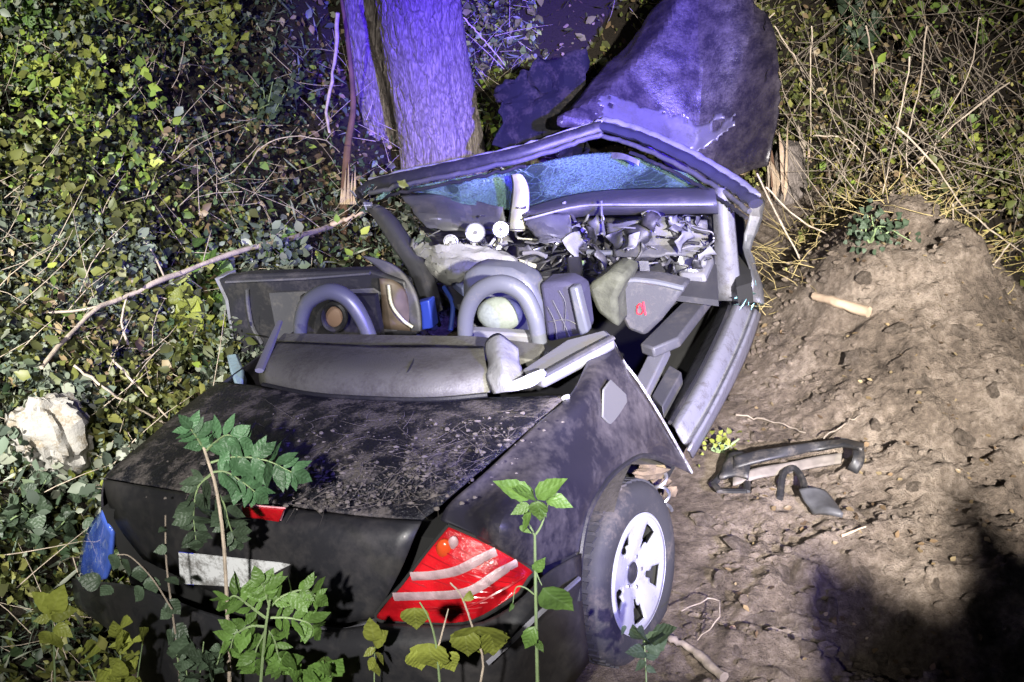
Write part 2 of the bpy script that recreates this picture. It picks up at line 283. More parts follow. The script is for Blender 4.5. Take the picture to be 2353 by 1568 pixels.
def mk(name, vs, fs, m, parent=None, root=None, smooth=True, bevel=0, sub=0, solid=0, base=None, ang=40):
    vs = np.asarray(vs, float); org = np.asarray(base) if base is not None else origin(root or parent)
    me = bpy.data.meshes.new(name); me.from_pydata((vs-org).tolist(), [], fs); me.update()
    bm = bmesh.new(); bm.from_mesh(me)
    if not solid: bmesh.ops.recalc_face_normals(bm, faces=bm.faces)
    bm.to_mesh(me); bm.free()
    if smooth:
        me.polygons.foreach_set('use_smooth', [True]*len(me.polygons)); me.set_sharp_from_angle(angle=math.radians(ang))
    me.materials.append(m); o = bpy.data.objects.new(name, me); COL.objects.link(o)
    if base is not None: o.location = base
    if parent: o.parent = parent
    if sub: d = o.modifiers.new('s', 'SUBSURF'); d.levels = sub; d.render_levels = sub; d.boundary_smooth = 'PRESERVE_CORNERS'
    if solid: d = o.modifiers.new('t', 'SOLIDIFY'); d.thickness = solid; d.offset = 0
    if bevel: d = o.modifiers.new('b', 'BEVEL'); d.width = bevel; d.segments = 2; d.limit_method = 'ANGLE'
    return o
def folds(ii, jj, seed, n=7):                   # sharp fold lines of crushed sheet metal
    q = np.random.default_rng(seed); mi, mj = ii.max(), jj.max(); s_ = 0
    for k in range(n):
        a = q.uniform(0, math.pi); s_ = s_+(-1)**k*np.abs(math.cos(a)*(ii-q.uniform(0, mi))+math.sin(a)*(jj-q.uniform(0, mj)))*q.uniform(.5, 1)
    return s_-s_.mean()
def sheet(name, rows, m, parent, root, thick=.006, sub=2, dent=0, seed=0, res=1, crump=0):
    R = np.array([[np.asarray(p) for p in r] for r in rows], float); h, w = R.shape[:2]
    if res > 1:
        R = resamp(resamp(R, (h-1)*res+1).transpose(1, 0, 2), (w-1)*res+1).transpose(1, 0, 2); h, w = R.shape[:2]
    if dent:
        gu = np.gradient(R, axis=0); gv = np.gradient(R, axis=1); nn = np.cross(gu, gv); nn /= np.linalg.norm(nn, axis=2)[..., None]+1e-9
        ii, jj = np.meshgrid(np.arange(h)/res, np.arange(w)/res, indexing='ij'); R = R+nn*(fbm(ii*1.3+seed*7.7, jj*1.3+seed*3.1, 4)*dent)[..., None]
    if crump:
        gu = np.gradient(R, axis=0); gv = np.gradient(R, axis=1); nn = np.cross(gu, gv); nn /= np.linalg.norm(nn, axis=2)[..., None]+1e-9
        ii, jj = np.meshgrid(np.arange(h)/res, np.arange(w)/res, indexing='ij'); R = R+nn*(folds(ii, jj, seed)*crump)[..., None]
    fs = [(i*w+j, i*w+j+1, (i+1)*w+j+1, (i+1)*w+j) for i in range(h-1) for j in range(w-1)]
    return mk(name, R.reshape(-1, 3), fs, m, parent, root, True, 0, sub, thick, ang=14 if crump > .01 else 60)
def resamp(R, n):                              # Catmull-Rom along axis 0
    h = len(R); t = np.linspace(0, h-1, n); i = np.clip(t.astype(int), 0, h-2); f = (t-i).reshape((-1,)+(1,)*(R.ndim-1))
    g = lambda k: R[np.clip(k, 0, h-1)]
    p0 = np.where((i == 0).reshape(f.shape), 2*g(i)-g(i+1), g(i-1)); p1 = g(i); p2 = g(i+1); p3 = np.where((i >= h-2).reshape(f.shape), 2*p2-p1, g(i+2))
    return .5*(2*p1+(p2-p0)*f+(2*p0-5*p1+4*p2-p3)*f**2+(3*p1-p0-3*p2+p3)*f**3)
def curve(pts, n): return resamp(np.asarray(pts, float), n)
# ================================================================== the setting
def incar(x, y, m=.05):
    q = np.stack([x-T[0], y-T[1]], -1); u = q@U[:2]/(U[0]**2+U[1]**2)**.5; v = q@V[:2]/(V[0]**2+V[1]**2)**.5
    return (np.abs(u+.12*np.clip(v-.4, 0, 2)) < .93+m) & (v > -1.0-m) & (v < 4.0+m)
def terrain():
    n = 560; k = 5.2; t = np.linspace(-1, 1, n); xs = .55+48*np.sinh(k*t)/math.sinh(k); ys = 3.6+48*np.sinh(k*t)/math.sinh(k)
    X, Y = np.meshgrid(xs, ys, indexing='ij'); Z = ground(X, Y)
    vs = np.stack([X, Y, Z], -1).reshape(-1, 3); i, j = np.meshgrid(np.arange(n-1), np.arange(n-1), indexing='ij'); q = (i*n+j).ravel()
    fs = np.stack([q, q+n, q+n+1, q+1], 1)
    me = bpy.data.meshes.new('ground'); me.vertices.add(len(vs)); me.vertices.foreach_set('co', vs.ravel())
    me.loops.add(fs.size); me.loops.foreach_set('vertex_index', fs.ravel().astype(np.int32)); me.polygons.add(len(fs))
    me.polygons.foreach_set('loop_start', np.arange(0, fs.size, 4, dtype=np.int32)); me.polygons.foreach_set('use_smooth', np.ones(len(fs), bool)); me.update(calc_edges=True); me.validate()
    a = me.attributes.new('humus', 'FLOAT', 'POINT'); sm = soilmask(vs[:, 0], vs[:, 1]) | incar(vs[:, 0], vs[:, 1], .1); a.data.foreach_set('value', (~sm).astype(np.float32))
    me.materials.append(soilM); o = bpy.data.objects.new('ground', me); COL.objects.link(o); tag(o, kind='structure')
terrain()
def trunk(name, pts, rad, label, seed, flare=1.25):
    base = np.array(pts[0]); t = thing(name, base, label, 'tree')
    n = 240; seg = 170; P = curve(pts, n); r = curve(np.asarray(rad, float)[:, None], n)[:, 0]; q = np.random.default_rng(seed); ph = q.random(8)*6; m = MB()
    A, Hh = np.meshgrid(np.linspace(0, 2*math.pi, seg, endpoint=False), np.linspace(0, 1, n)); Lh = np.linalg.norm(P[-1]-P[0]); ca, sa = np.cos(A), np.sin(A)
    arc = np.abs(A-math.pi)*r[:, None]; warp = fbm(Hh*Lh*5+seed, arc*9, 3)*.09
    rid = np.abs(fbm((arc+warp)*17+seed, Hh*Lh*3.2, 3)); fine = fbm((arc+warp)*60, Hh*Lh*14, 3)
    rr = r[:, None]*(1+.035*np.sin(3*A+ph[0])+.03*np.sin(5*A+ph[1]+Hh*2)+(flare-1)*np.exp(-Hh*14)*(1+.5*np.sin(4*A+ph[2])))-np.clip(.085-rid, 0, 1)*.22+fine*.012
    rr = rr+.05*r[:, None]*fbm(A*2.0+seed, Hh*8, 2)
    vs = P[:, None, :]+rr[..., None]*np.stack([ca, sa, np.zeros_like(ca)], -1)
    m.add(vs.reshape(-1, 3), [(i*seg+k2, i*seg+(k2+1) % seg, (i+1)*seg+(k2+1) % seg, (i+1)*seg+k2) for i in range(n-1) for k2 in range(seg)])
    m.build('trunk', barkM, t, ang=80); return t
# ------- leaf meshes, unit length along +Y, face +Z
def leafshape(kind, seed=0, nseg=10):
    q = np.random.default_rng(seed); vs = []; fs = []
    for i in range(nseg+1):
        t = i/nseg
        if kind == 'oval': w = .23*math.sin(math.pi*min(1, t**.85))
        elif kind == 'heart': w = .46*math.sin(math.pi*(t*.93+.07)**.62) if t < 1 else 0
        elif kind == 'blade': w = .045*math.sin(math.pi*min(1, t**.7))
        elif kind == 'ovate': w = .33*math.sin(math.pi*t**.7)
        else: w = .40*math.sin(math.pi*t**.75)*(1+.28*math.cos(t*12))
        if i not in (0, nseg): w *= 1+.10*(q.random()-.5)+(.10 if i % 2 and nseg > 5 else 0)
        z = -(.12+.10*(seed % 3))*t*t+.06*math.sin(5*t+seed); y = t-(.10 if kind == 'heart' and i == 0 else 0)*0
        vs += [(-w, y-(.03 if i else 0), z+.22*w), (0, y, z), (w, y-(.03 if i else 0), z+.22*w)]
    for i in range(nseg):
        b = 3*i; fs += [(b, b+1, b+4, b+3), (b+1, b+2, b+5, b+4)]
    return np.array(vs), fs
def leafdata(kind, m, seed=0):
    vs, fs = leafshape(kind, seed); me = bpy.data.meshes.new('leaf_'+kind); me.from_pydata(vs.tolist(), [], fs); me.polygons.foreach_set('use_smooth', [True]*len(me.polygons)); me.materials.append(m); return me
def frame(d, nrm):
    y = np.asarray(d, float); y = y/np.linalg.norm(y); z = np.asarray(nrm, float); z = z-y*(z@y); z /= np.linalg.norm(z)+1e-9; x = np.cross(y, z); return np.stack([x, y, z], 1)
def putleaf(me, name, p, d, nrm, size, parent, root, wid=1.0):
    o = bpy.data.objects.new(name, me); COL.objects.link(o); o.parent = parent; F = frame(d, nrm)*size; F[:, 0] *= wid
    M = Matrix.Identity(4)
    for i in range(3):
        for j in range(3): M[i][j] = F[i, j]
    M.translation = Vector(np.asarray(p)-origin(root)); o.matrix_local = M; return o
def leafcloud(name, P, Dr, Nr, size, tint, shape, m, parent=None, root=None, base=None, kind='stuff'):
    """many leaves as one mesh; P,Dr,Nr (n,3)"""
    sv, sf = leafshape(shape, 3, 3); n = len(P); k = len(sv)
    y = Dr/np.linalg.norm(Dr, axis=1)[:, None]; z = Nr-y*(Nr*y).sum(1)[:, None]; z /= np.linalg.norm(z, axis=1)[:, None]+1e-9; x = np.cross(y, z)
    vs = P[:, None]+size[:, None, None]*(sv[None, :, :1]*x[:, None]+sv[None, :, 1:2]*y[:, None]+sv[None, :, 2:]*z[:, None])
    fs = (np.array(sf)[None]+(np.arange(n)*k)[:, None, None]).reshape(-1, 4); org = base if base is not None else origin(root)
    me = bpy.data.meshes.new(name); me.vertices.add(n*k); me.vertices.foreach_set('co', (vs.reshape(-1, 3)-org).ravel())
    me.loops.add(fs.size); me.loops.foreach_set('vertex_index', fs.ravel().astype(np.int32)); me.polygons.add(len(fs)); me.polygons.foreach_set('loop_start', np.arange(0, fs.size, 4, dtype=np.int32))
    me.polygons.foreach_set('use_smooth', np.ones(len(fs), bool)); me.update(calc_edges=True)
    a = me.attributes.new('tint', 'FLOAT_COLOR', 'POINT'); c = np.ones((n, k, 4)); c[:, :, :3] = tint[:, None]; a.data.foreach_set('color', c.ravel())
    me.materials.append(m); o = bpy.data.objects.new(name, me); COL.objects.link(o)
    if parent: o.parent = parent
    if base is not None: o.location = base
    if kind: o['kind'] = kind
    return o
def rdir(n, up=.6):
    d = rng.normal(size=(n, 3)); d /= np.linalg.norm(d, axis=1)[:, None]; d[:, 2] += up; return d
PAL = dict(ivy=[(.050, .085, .035), (.075, .115, .055), (.11, .14, .085), (.035, .06, .03)], olive=[(.12, .13, .035), (.085, .10, .03), (.17, .17, .05), (.06, .065, .025)],
           lime=[(.22, .30, .05), (.16, .24, .05), (.30, .34, .07), (.11, .17, .04)], cool=[(.15, .175, .13), (.105, .135, .10), (.22, .235, .18), (.07, .09, .07)],
           dry=[(.20, .145, .08), (.14, .095, .055), (.27, .21, .12), (.08, .055, .035)], yellow=[(.38, .33, .06), (.30, .27, .05), (.24, .26, .05), (.42, .38, .12)])
def tints(pal, n):
    c = np.array(PAL[pal])[rng.integers(0, 4, n)]; return c*rng.uniform(.7, 1.35, (n, 1))
# ------- undergrowth that covers both banks: nobody could count it
def inview(x, y, z, mg=.22):
    p = np.stack([x, y, z-CAM[2]], -1); c, q = math.cos(PITCH), math.sin(PITCH); dz = p[..., 1]*c-p[..., 2]*q; h = p[..., 1]*q+p[..., 2]*c
    return (dz > .3) & (np.abs(p[..., 0]/dz) < .48+mg) & (np.abs(h/dz) < .32+mg)
def scatter(n, x0, x1, y0, y1, dens):
    out = []; k = 0
    while k < n:
        x = rng.uniform(x0, x1, 4*n); y = rng.uniform(y0, y1, 4*n)
        ok = (~incar(x, y)) & (~soilmask(x, y)) & (rng.random(4*n) < dens(x, y)); x, y = x[ok], y[ok]; z = ground(x, y); ok = inview(x, y, z); out.append(np.stack([x[ok], y[ok], z[ok]], 1)); k += ok.sum()
    return np.concatenate(out)[:n]
def carpet(name, label, cat, n, area, pal, shape, smin, smax, hmax, dens, seed, lean=-.55):
    P = scatter(n, *area, dens); H = hmax*np.clip(.36+3.4*fbm(P[:, 0]*2.6+seed, P[:, 1]*2.6+seed*2, 3), .03, 1.25)
    P[:, 2] += H*rng.random(n)**.7; d = rdir(n, -.1); nr = rdir(n, .45)+np.array([0, lean*.7, .25])
    o = leafcloud(name, P, d, nr, smin*.7+(smax*1.35-smin*.7)*rng.random(n)**2.2, tints(pal, n), shape, leafA); tag(o, label, cat)
patch = lambda s, lo, hi, f=1.1: (lambda x, y: np.clip((fbm(x*f+s, y*f-s, 3)+.25-lo)/(hi-lo), 0.03, 1))
left = (-7, .2, .9, 11); near_b = lambda f, y0, y1: (lambda x, y: f(x, y)*np.clip(np.minimum((y-y0)*1.6, (y1-y)*1.2), .06, 1))
carpet('ivy_carpet', 'grey green ivy leaves carpeting the bank left of the car', 'ivy', 25000, left, 'cool', 'lobed', .028, .064, .46, near_b(patch(3, .12, .34), 2.2, 6.6), 3)
carpet('bramble_carpet', 'olive bramble leaves tangled over the bank beside the tree', 'bramble', 15000, left, 'olive', 'ovate', .030, .066, .55, patch(11, .2, .42), 9)
carpet('ground_cover', 'small dark green leaves in the undergrowth of the left bank', 'ground cover', 10000, left, 'ivy', 'ovate', .028, .055, .36, patch(5, .0, .3), 5)
carpet('yellow_ground_cover', 'yellow green leaves sprinkled through the left undergrowth', 'ground cover', 8000, left, 'lime', 'ovate', .030, .062, .6, patch(23, .27, .42, .8), 15)
carpet('leaf_litter', 'brown withered leaves and litter on the bank behind the car', 'leaf litter', 12000, (-5, 6, 3.6, 11), 'dry', 'ovate', .025, .055, .30, patch(31, .05, .3), 31)
carpet('scrub', 'sparse olive scrub leaves on the bank right of the bonnet', 'scrub', 9000, (.9, 6, 4.6, 10), 'olive', 'ovate', .025, .055, .55, patch(41, .12, .36), 41)
carpet('dark_scrub', 'brownish brush leaves in the dark corner behind the soil', 'scrub', 4200, (1.4, 6.5, 3.8, 10), 'dry', 'oval', .025, .05, .7, patch(47, .05, .3), 47)
def stalks(name, label, cat, n, area, lmin, lmax, r, m, dens, up=.5, lift=.0, pts=None, bend=.18):
    P = scatter(n, *area, dens) if pts is None else pts; mb = MB()
    for p in P:
        L = rng.uniform(lmin, lmax); a = rng.uniform(0, 6.283); d = np.array([math.cos(a), math.sin(a), rng.uniform(.0, up*2)]); d /= np.linalg.norm(d); p = p+np.array([0, 0, rng.uniform(0, lift)])
        b = rng.normal(size=3)*bend; b[2] *= (.3 if bend > .3 else 1); q = [p+d*L*t+b*L*t*t for t in (0, .35, .7, 1)]; mb.tube(q, [r, r*.85, r*.65, r*.3], 3, cap=False)
    o = mb.build(name, m, ang=180); tag(o, label, cat, kind='stuff')
carpet('lime_scrub', 'yellow green leaves dotted over the brush at upper right', 'scrub', 2600, (.9, 6, 5.0, 10), 'lime', 'ovate', .03, .07, .7, patch(71, .22, .4), 71)
carpet('soil_litter', 'yellowish dead leaves along the rim of the soil heap', 'leaf litter', 2600, (1.2, 4.5, 4.3, 6.6), 'yellow', 'ovate', .018, .045, .12, lambda x, y: np.ones_like(x), 73)
carpet('fine_weed', 'narrow grassy leaves standing in the left undergrowth', 'weeds', 11000, left, 'cool', 'blade', .06, .15, .35, patch(81, .1, .35), 81)
carpet('shade_scrub', 'dim olive leaves on the bank between thick trunk and bonnet', 'scrub', 4200, (-.6, 2.2, 6.2, 11), 'olive', 'ovate', .035, .075, .5, patch(91, .0, .25), 91)
stalks('dry_stems', 'thin dry stems sticking out of the left undergrowth', 'stems', 1000, left, .12, .45, .0028, twigP, patch(51, .05, .3), .6, .3)
stalks('brushwood', 'tangle of thin dead twigs on the bank at right', 'twigs', 1300, (1.2, 6.5, 4.2, 10), .2, .8, .0038, twigM, lambda x, y: np.ones_like(x), .8, .45)
stalks('dead_grass', 'fine dead grass blades among the leaves behind the car', 'grass', 700, (-5, 3, 4, 10), .1, .3, .0024, twigP, patch(61, .05, .3), .5, .2)
# ------- the trees
trunk('tree', [D(1025, 400, 6.7)-np.array([0, 0, .45]), D(1010, 330, 6.72), D(985, 180, 6.7), D(962, 30, 6.66), D(945, -120, 6.6), D(915, -420, 6.5)], [.31, .285, .272, .262, .25, .23], 'thick furrowed tree trunk right behind the crushed windscreen frame', 3)
trunk('tree', [D(912, 420, 7.05)-np.array([0, 0, .5]), D(890, 320, 7.05), D(852, 150, 7.05), D(838, 20, 7.05), D(815, -300, 7.05)], [.18, .155, .15, .148, .14], 'slimmer shaded tree trunk half hidden at the left of the thick trunk', 8)
def stick(name, pts, r0, r1, m, label, cat, n=14, wob=.008, group=None, side=None, seg=7):
    P = curve(pts, n); q = np.random.default_rng(int(abs(P[0, 0]*997+P[0, 1]*131))); P[1:-1] += q.normal(size=(n-2, 3))*wob*.45; mb = MB().tube(P, np.linspace(r0, r1, n)*(1+.12*q.normal(size=n)), seg)
    for (i, d, L) in side or ():
        d = np.asarray(d, float); d /= np.linalg.norm(d); mb.tube(curve([P[i], P[i]+d*L*.5+q.normal(size=3)*.02, P[i]+d*L], 5), np.linspace(r0*.5, r1*.4, 5), 5)
    b = P[0]; o = mb.build(name, m, base=b, ang=80); return tag(o, label, cat, group)
# broken sapling left of the trunk
bs = thing('broken_sapling', D(785, 560, 6.0), 'snapped reddish sapling splintered at its foot left of the thick trunk', 'tree')
MB().tube(curve([D(788, 560, 6.0), D(792, 440, 6.05), D(800, 330, 6.15), D(812, 240, 6.3), D(800, 100, 6.5), D(785, 0, 6.6)], 24), np.linspace(.030, .011, 24), 9).build('trunk', woodred, bs)
mb = MB()
for k in range(7):
    x = 780+k*5; mb.plate([D(x, 470, 5.98), D(x+9, 470, 5.96), D(x+6+k % 3*4, 425-(k*37) % 60, 6.05)], (0, .02, 0))
mb.build('split_wood', woodraw, bs, smooth=False)
stick('torn_bark_strip', [D(762, 515, 5.6), D(800, 502, 5.55), D(834, 488, 5.5)], .016, .006, woodraw, 'short yellow wood splinter beside the left end of the windscreen frame', 'splinter')
stick('vine', [D(776, 30, 6.4), D(768, 150, 6.4), D(752, 240, 6.4), D(757, 305, 6.4)], .012, .009, twigP, 'pale curved vine hanging left of the shaded trunk', 'vine')
# splintered stump to the right of the bonnet
st = thing('splintered_stump', D(1815, 480, 6.2), 'pale splintered tree stump standing right of the folded bonnet', 'stump')
mb = MB().tube(curve([D(1815, 490, 6.25), D(1812, 400, 6.3), D(1815, 330, 6.32)], 10), np.linspace(.135, .10, 10)*np.array([1.1, 1, .9, 1, .92, .97, .9, .85, .8, .6]), 14); mb.build('trunk', barkM, st, ang=60)
q = np.random.default_rng(5)
for k in range(24):
    x = 1762+k*4.8; y0 = 285+q.random()*150; wd_ = 3+q.random()*7; yy = 6.12+.02*abs(k-6)
    mb = MB().plate([D(x, 475-q.random()*50, yy), D(x+wd_, 475-q.random()*50, yy), D(x+wd_+(q.random()-.5)*20, y0+25, yy+.06), D(x+(q.random()-.5)*24, y0-20, yy+.10)], (.006, .03, 0)); mb.build('wood_shard', (woodraw, twigM, woodred, mat('weathered split wood', (.26, .19, .14), .9, bump=.6, bscale=40, var=.4))[k % 4], st, smooth=False)
# dead branches and twigs
OB = lambda a, b, h=.42: (lambda p: p+(CAM-p)/np.linalg.norm(CAM-p)*h)(G(a, b))
stick('fallen_branch', [OB(95, 845), OB(200, 725, .45), OB(290, 680, .47), OB(380, 640, .48), OB(500, 595, .48), OB(600, 565, .46), OB(668, 548, .44), OB(760, 520, .36)], .010, .018, twigP, 'long grey fallen branch lying across the ivy left of the car', 'branch', 22, .006, side=[(4, (-1, -.2, .0), .30), (6, (.1, -.5, -.3), .25), (9, (-.4, .6, .3), .28)])
stick('bare_twig', [OB(240, 800), OB(300, 870), OB(385, 960, .3)], .006, .004, twigP, 'thin pale twig slanting down towards the boot below the fallen branch', 'twig')
stick('bare_twig', [OB(170, 840), OB(260, 905), OB(400, 985, .25)], .006, .004, twigP, 'thin twig running from the white boulder to the boot corner', 'twig')
TW = [([(2060, 292), (2150, 380), (2210, 470), (2300, 545), (2350, 580)], 5.0, .008, 'long straight twig slanting down to the right edge above the soil'),
      ([(2320, 190), (2220, 265), (2150, 330), (2060, 430), (1990, 490)], 5.6, .007, 'twig rising to the right edge across the dark brush'),
      ([(2090, 130), (2070, 260), (2040, 390), (2030, 455), (2080, 425)], 5.3, .006, 'hooked upright twig in front of the dark brush'),
      ([(1865, 60), (1862, 200), (1863, 330)], 5.9, .007, 'upright pale twig just right of the stump top'),
      ([(1780, 30), (1720, 90), (1695, 160)], 6.3, .006, 'forked twig leaning on the upper right edge of the bonnet'),
      ([(1780, 60), (1830, 140), (1850, 180)], 6.2, .006, 'short twig crossing above the stump'),
      ([(1870, 312), (1940, 318), (1975, 345)], 5.7, .007, 'small horizontal twig level with the stump top'),
      ([(1740, 400), (1790, 500), (1850, 620), (1890, 680), (1920, 705)], 4.9, .008, 'bent root reaching from the windscreen corner down to the soil'),
      ([(1760, 430), (1830, 500), (1900, 540), (1950, 600)], 5.0, .007, 'thin root crossing the dry leaves behind the soil bank'),
      ([(2190, 470), (2185, 540), (2165, 600)], 4.9, .007, 'short upright twig at the edge of the soil bank'),
      ([(2320, 560), (2270, 620), (2200, 660)], 4.6, .006, 'twig curving in from the right edge over the soil'),
      ([(2130, 60), (2110, 220), (2085, 330), (2090, 480)], 5.7, .006, 'long thin upright twig in the purple lit brush'),
      ([(1990, 60), (2010, 190), (1990, 330), (1960, 470)], 5.9, .006, 'drooping twig in the middle of the right hand brush'),
      ([(2250, 40), (2230, 160), (2160, 300), (2140, 380)], 5.5, .005, 'arching twig near the upper right corner'),
      ([(560, 400), (600, 340), (660, 315), (740, 320), (780, 350)], 5.8, .006, 'thin arched twig on the bank left of the trunks'),
      ([(1065, 40), (1110, 90), (1160, 150)], 6.6, .006, 'slanting twig at the right side of the thick trunk')]
for pts, y, r, lab in TW: stick('bare_twig', [D(a, b, y+.08*math.sin(i*2.1+a)) for i, (a, b) in enumerate(pts)], r*.72, r*.4, twigP, lab, 'twig', 16, .006)
stick('wood_splinter', [G(1868, 700)+np.array([0, 0, .05]), G(1925, 722)+np.array([0, 0, .06]), G(1992, 738)+np.array([0, 0, .05])], .020, .026, woodraw, 'short pale peeled piece of wood lying on the soil bank', 'wood', 9, .004)
stick('dry_stick', [G(1545, 1482)+np.array([-.02, 0, .04]), G(1590, 1520)+np.array([0, 0, .05]), G(1660, 1580)+np.array([0, 0, .05])], .012, .016, twigM, 'grey stick in front of the rear wheel at the lower edge', 'stick')
stick('dry_stick', [G(1690, 965)+np.array([0, 0, .03]), G(1770, 985)+np.array([0, 0, .04]), G(1850, 1003)+np.array([0, 0, .02])], .005, .003, twigM, 'thin dark stick on the soil above the black bracket', 'stick')
stick('dry_stick', [G(1890, 1020)+np.array([0, 0, .03]), G(1940, 990)+np.array([0, 0, .04]), G(1975, 965)+np.array([0, 0, .03])], .004, .002, twigM, 'thin pale stick on the soil right above the black bracket', 'stick')
stick('bare_twig', [G(1560, 1450)+np.array([0, 0, .1]), G(1640, 1430)+np.array([0, 0, .12]), G(1640, 1460)+np.array([0, 0, .08]), G(1600, 1490)+np.array([0, 0, .04])], .003, .002, twigM, 'pale twig curled into a loop beside the rear wheel', 'twig')
stick('wood_splinter', [G(1930, 1245)+np.array([0, 0, .03]), G(1985, 1228)+np.array([0, 0, .04])], .007, .003, woodraw, 'tiny pale splinter below the black bracket', 'splinter', 6, .001)
TOC = lambda p: (CAM-p)/np.linalg.norm(CAM-p)
# white boulder at the left edge
bp = G(128, 1030); rb = MB().blob((0, 0, 0), (.150, .14, .200), 4, 44, .16); rv = rb.v[0]; nrm = rv/np.linalg.norm(rv, axis=1)[:, None]
rv = rv+nrm*(fbm(nrm[:, 0]*3+nrm[:, 2]*2+9, nrm[:, 1]*3-nrm[:, 2]*2+4, 5)*.11+np.abs(fbm(nrm[:, 0]*5+3, nrm[:, 2]*5+nrm[:, 1]*3, 4))*-.10)[:, None]; rb.v[0] = rv+bp+TOC(bp)*.20+np.array([0, 0, .07])
tag(rb.build('boulder', rockM, base=bp, ang=35), 'pale white boulder half sunk in the weeds at the left edge', 'boulder')
# clods of earth on the soil
gp = []
for k in range(420):
    x_, y_ = rng.uniform(1.25, 2.7), rng.uniform(4.7, 5.9); gp.append(np.array([x_, y_, float(ground(x_, y_))]))
stalks('yellow_grass', 'dry yellow grass hanging over the top of the soil heap', 'grass', 0, None, .08, .26, .0026, mat('straw yellow grass', (.34, .27, .12), .9), None, .45, .05, gp, .4)
lx, ly = rng.uniform(.7, 2.9, 700), rng.uniform(1.8, 5.6, 700); ok_ = soilmask(lx, ly) & ~incar(lx, ly, .02); lx, ly = lx[ok_], ly[ok_]; nl = len(lx)
tag(leafcloud('fallen_leaves', np.column_stack([lx, ly, ground(lx, ly)+.012]), rdir(nl, 0)*np.array([1, 1, .3]), rdir(nl, 1.5), rng.uniform(.015, .04, nl), tints('dry', nl), 'ovate', leafA), 'few small dead leaves and bits strewn over the bare soil', 'leaf litter')
def clods():
    mes = []
    for k in range(6):
        o = MB().blob((0, 0, 0), (1, .8, .65), 20+k, 10, .55).build('soil_clod', soilM, ang=50); mes.append(o.data); bpy.data.objects.remove(o)
    spots = [(1900, 640), (1850, 610), (1990, 640), (2060, 760), (1960, 830), (1800, 840), (2120, 880), (2200, 760), (1880, 920), (1700, 920), (2010, 980), (2210, 1010), (2100, 1120), (2240, 1180), (1620, 1200), (1700, 1260), (1650, 1340), (1800, 1320), (1900, 1400), (1980, 1330), (2080, 1420), (1750, 1430), (1850, 1500), (2150, 1340), (2230, 1450), (2010, 1510), (1690, 1500), (1780, 780), (2280, 900), (1740, 1010)]
    for i, (a, b) in enumerate(spots):
        p = G(a, b); o = bpy.data.objects.new('soil_clod', mes[i % 6]); COL.objects.link(o); r = rng.uniform(.022, .05); o.scale = (r*1.25, r, r); o.location = p+np.array([0, 0, r*.15]); o.rotation_euler = (rng.uniform(-.4, .4), 0, rng.uniform(0, 6))
        tag(o, 'clod of brown earth lying loose on the bare soil', 'clod', 'clods on the bare soil')
    mb = MB(); n = 0; q = np.random.default_rng(9)
    while n < 4200:
        x, y = q.uniform(.4, 3.2), q.uniform(1.4, 6.2)
        if bool(soilmask(np.array(x), np.array(y))) and not bool(incar(np.array(x), np.array(y), -.02)):
            r = .003+.016*q.random()**2.5; mb.blob((x, y, float(ground(x, y))+r*.2), (r*1.3, r, r*.8), n % 7, 6, .5); n += 1
    tag(mb.build('soil_crumbs', soilM, ang=60), 'small crumbs of earth scattered over the bare soil', 'soil', kind='stuff')
clods()
# ================================================================== the wrecked car
car = thing('wrecked_convertible', T, 'wrecked black open convertible lying in the ditch with its front torn apart', 'car')
near = lambda p, d: np.asarray(p)+(CAM-np.asarray(p))/np.linalg.norm(CAM-np.asarray(p))*d
def KS(pts, **k): return [K(a, b, **k) for a, b in pts]
def part(name, mb, m, par=None, **kw): return mb.build(name, m, par or car, car, **kw)
def panel(name, rows, m, par=None, **kw): return sheet(name, rows, m, par or car, car, **kw)
Kw = lambda a, b, c: K(a, b, w=c); Kv = lambda a, b, c: K(a, b, v=c); Ku = lambda a, b, c: K(a, b, u=c)
# boot lid: top, rear face, high brake light
rear = [Kw(240, 1098, .93), Kw(420, 1128, .945), Kw(600, 1154, .95), Kw(800, 1182, .95), Kw(970, 1194, .95)]
lid = panel('boot_lid', [[Kw(505, 878, .99), Kw(700, 900, 1.0), Kw(900, 912, 1.0), Kw(1110, 914, 1.0), Kw(1303, 910, 1.0)],
    [Kw(440, 925, .985), Kw(650, 955, 1.01), Kw(860, 975, 1.015), Kw(1050, 985, 1.015), Kw(1230, 973, 1.0)],
    [Kw(350, 1000, .975), Kw(560, 1040, 1.0), Kw(770, 1065, 1.01), Kw(960, 1080, 1.005), Kw(1110, 1078, .985)],
    [Kw(270, 1070, .95), Kw(470, 1095, .965), Kw(660, 1120, .97), Kw(850, 1145, .97), Kw(1010, 1162, .962)], rear], paint_lid, res=3, sub=1, dent=.012, seed=2)
face = panel('rear_face', [[p-Wv*.004-V*.004 for p in rear],
    [Kv(246, 1140, -.64), Kv(425, 1172, -.72), Kv(600, 1198, -.775), Kv(785, 1225, -.79), Kv(950, 1240, -.765)],
    [Kv(270, 1205, -.66), Kv(435, 1245, -.75), Kv(610, 1290, -.80), Kv(765, 1320, -.82), Kv(918, 1318, -.80)],
    [Kv(330, 1285, -.68), Kv(455, 1345, -.77), Kv(610, 1412, -.83), Kv(745, 1438, -.845), Kv(862, 1418, -.825)]], paint_clean, lid, res=2, sub=1, dent=.006, seed=5)
tri = [near(Kv(a, b, -.775), .004) for a, b in ((560, 1160), (656, 1168), (646, 1195), (566, 1184))]
bl = part('brake_light', MB().plate(tri, -V*.012), redlens, lid, bevel=.002)
part('chrome_edge', MB().tube([near(tri[k % 4], .004) for k in range(5)], .0028, 5), mat('pink reflecting edge', (.75, .35, .38), .2), lid)
part('seal', MB().tube(curve([Kv(640, 1420, -.85), Kv(720, 1440, -.865), Kv(790, 1450, -.865), Kv(862, 1428, -.84)], 14), .008, 6), plastic, lid)
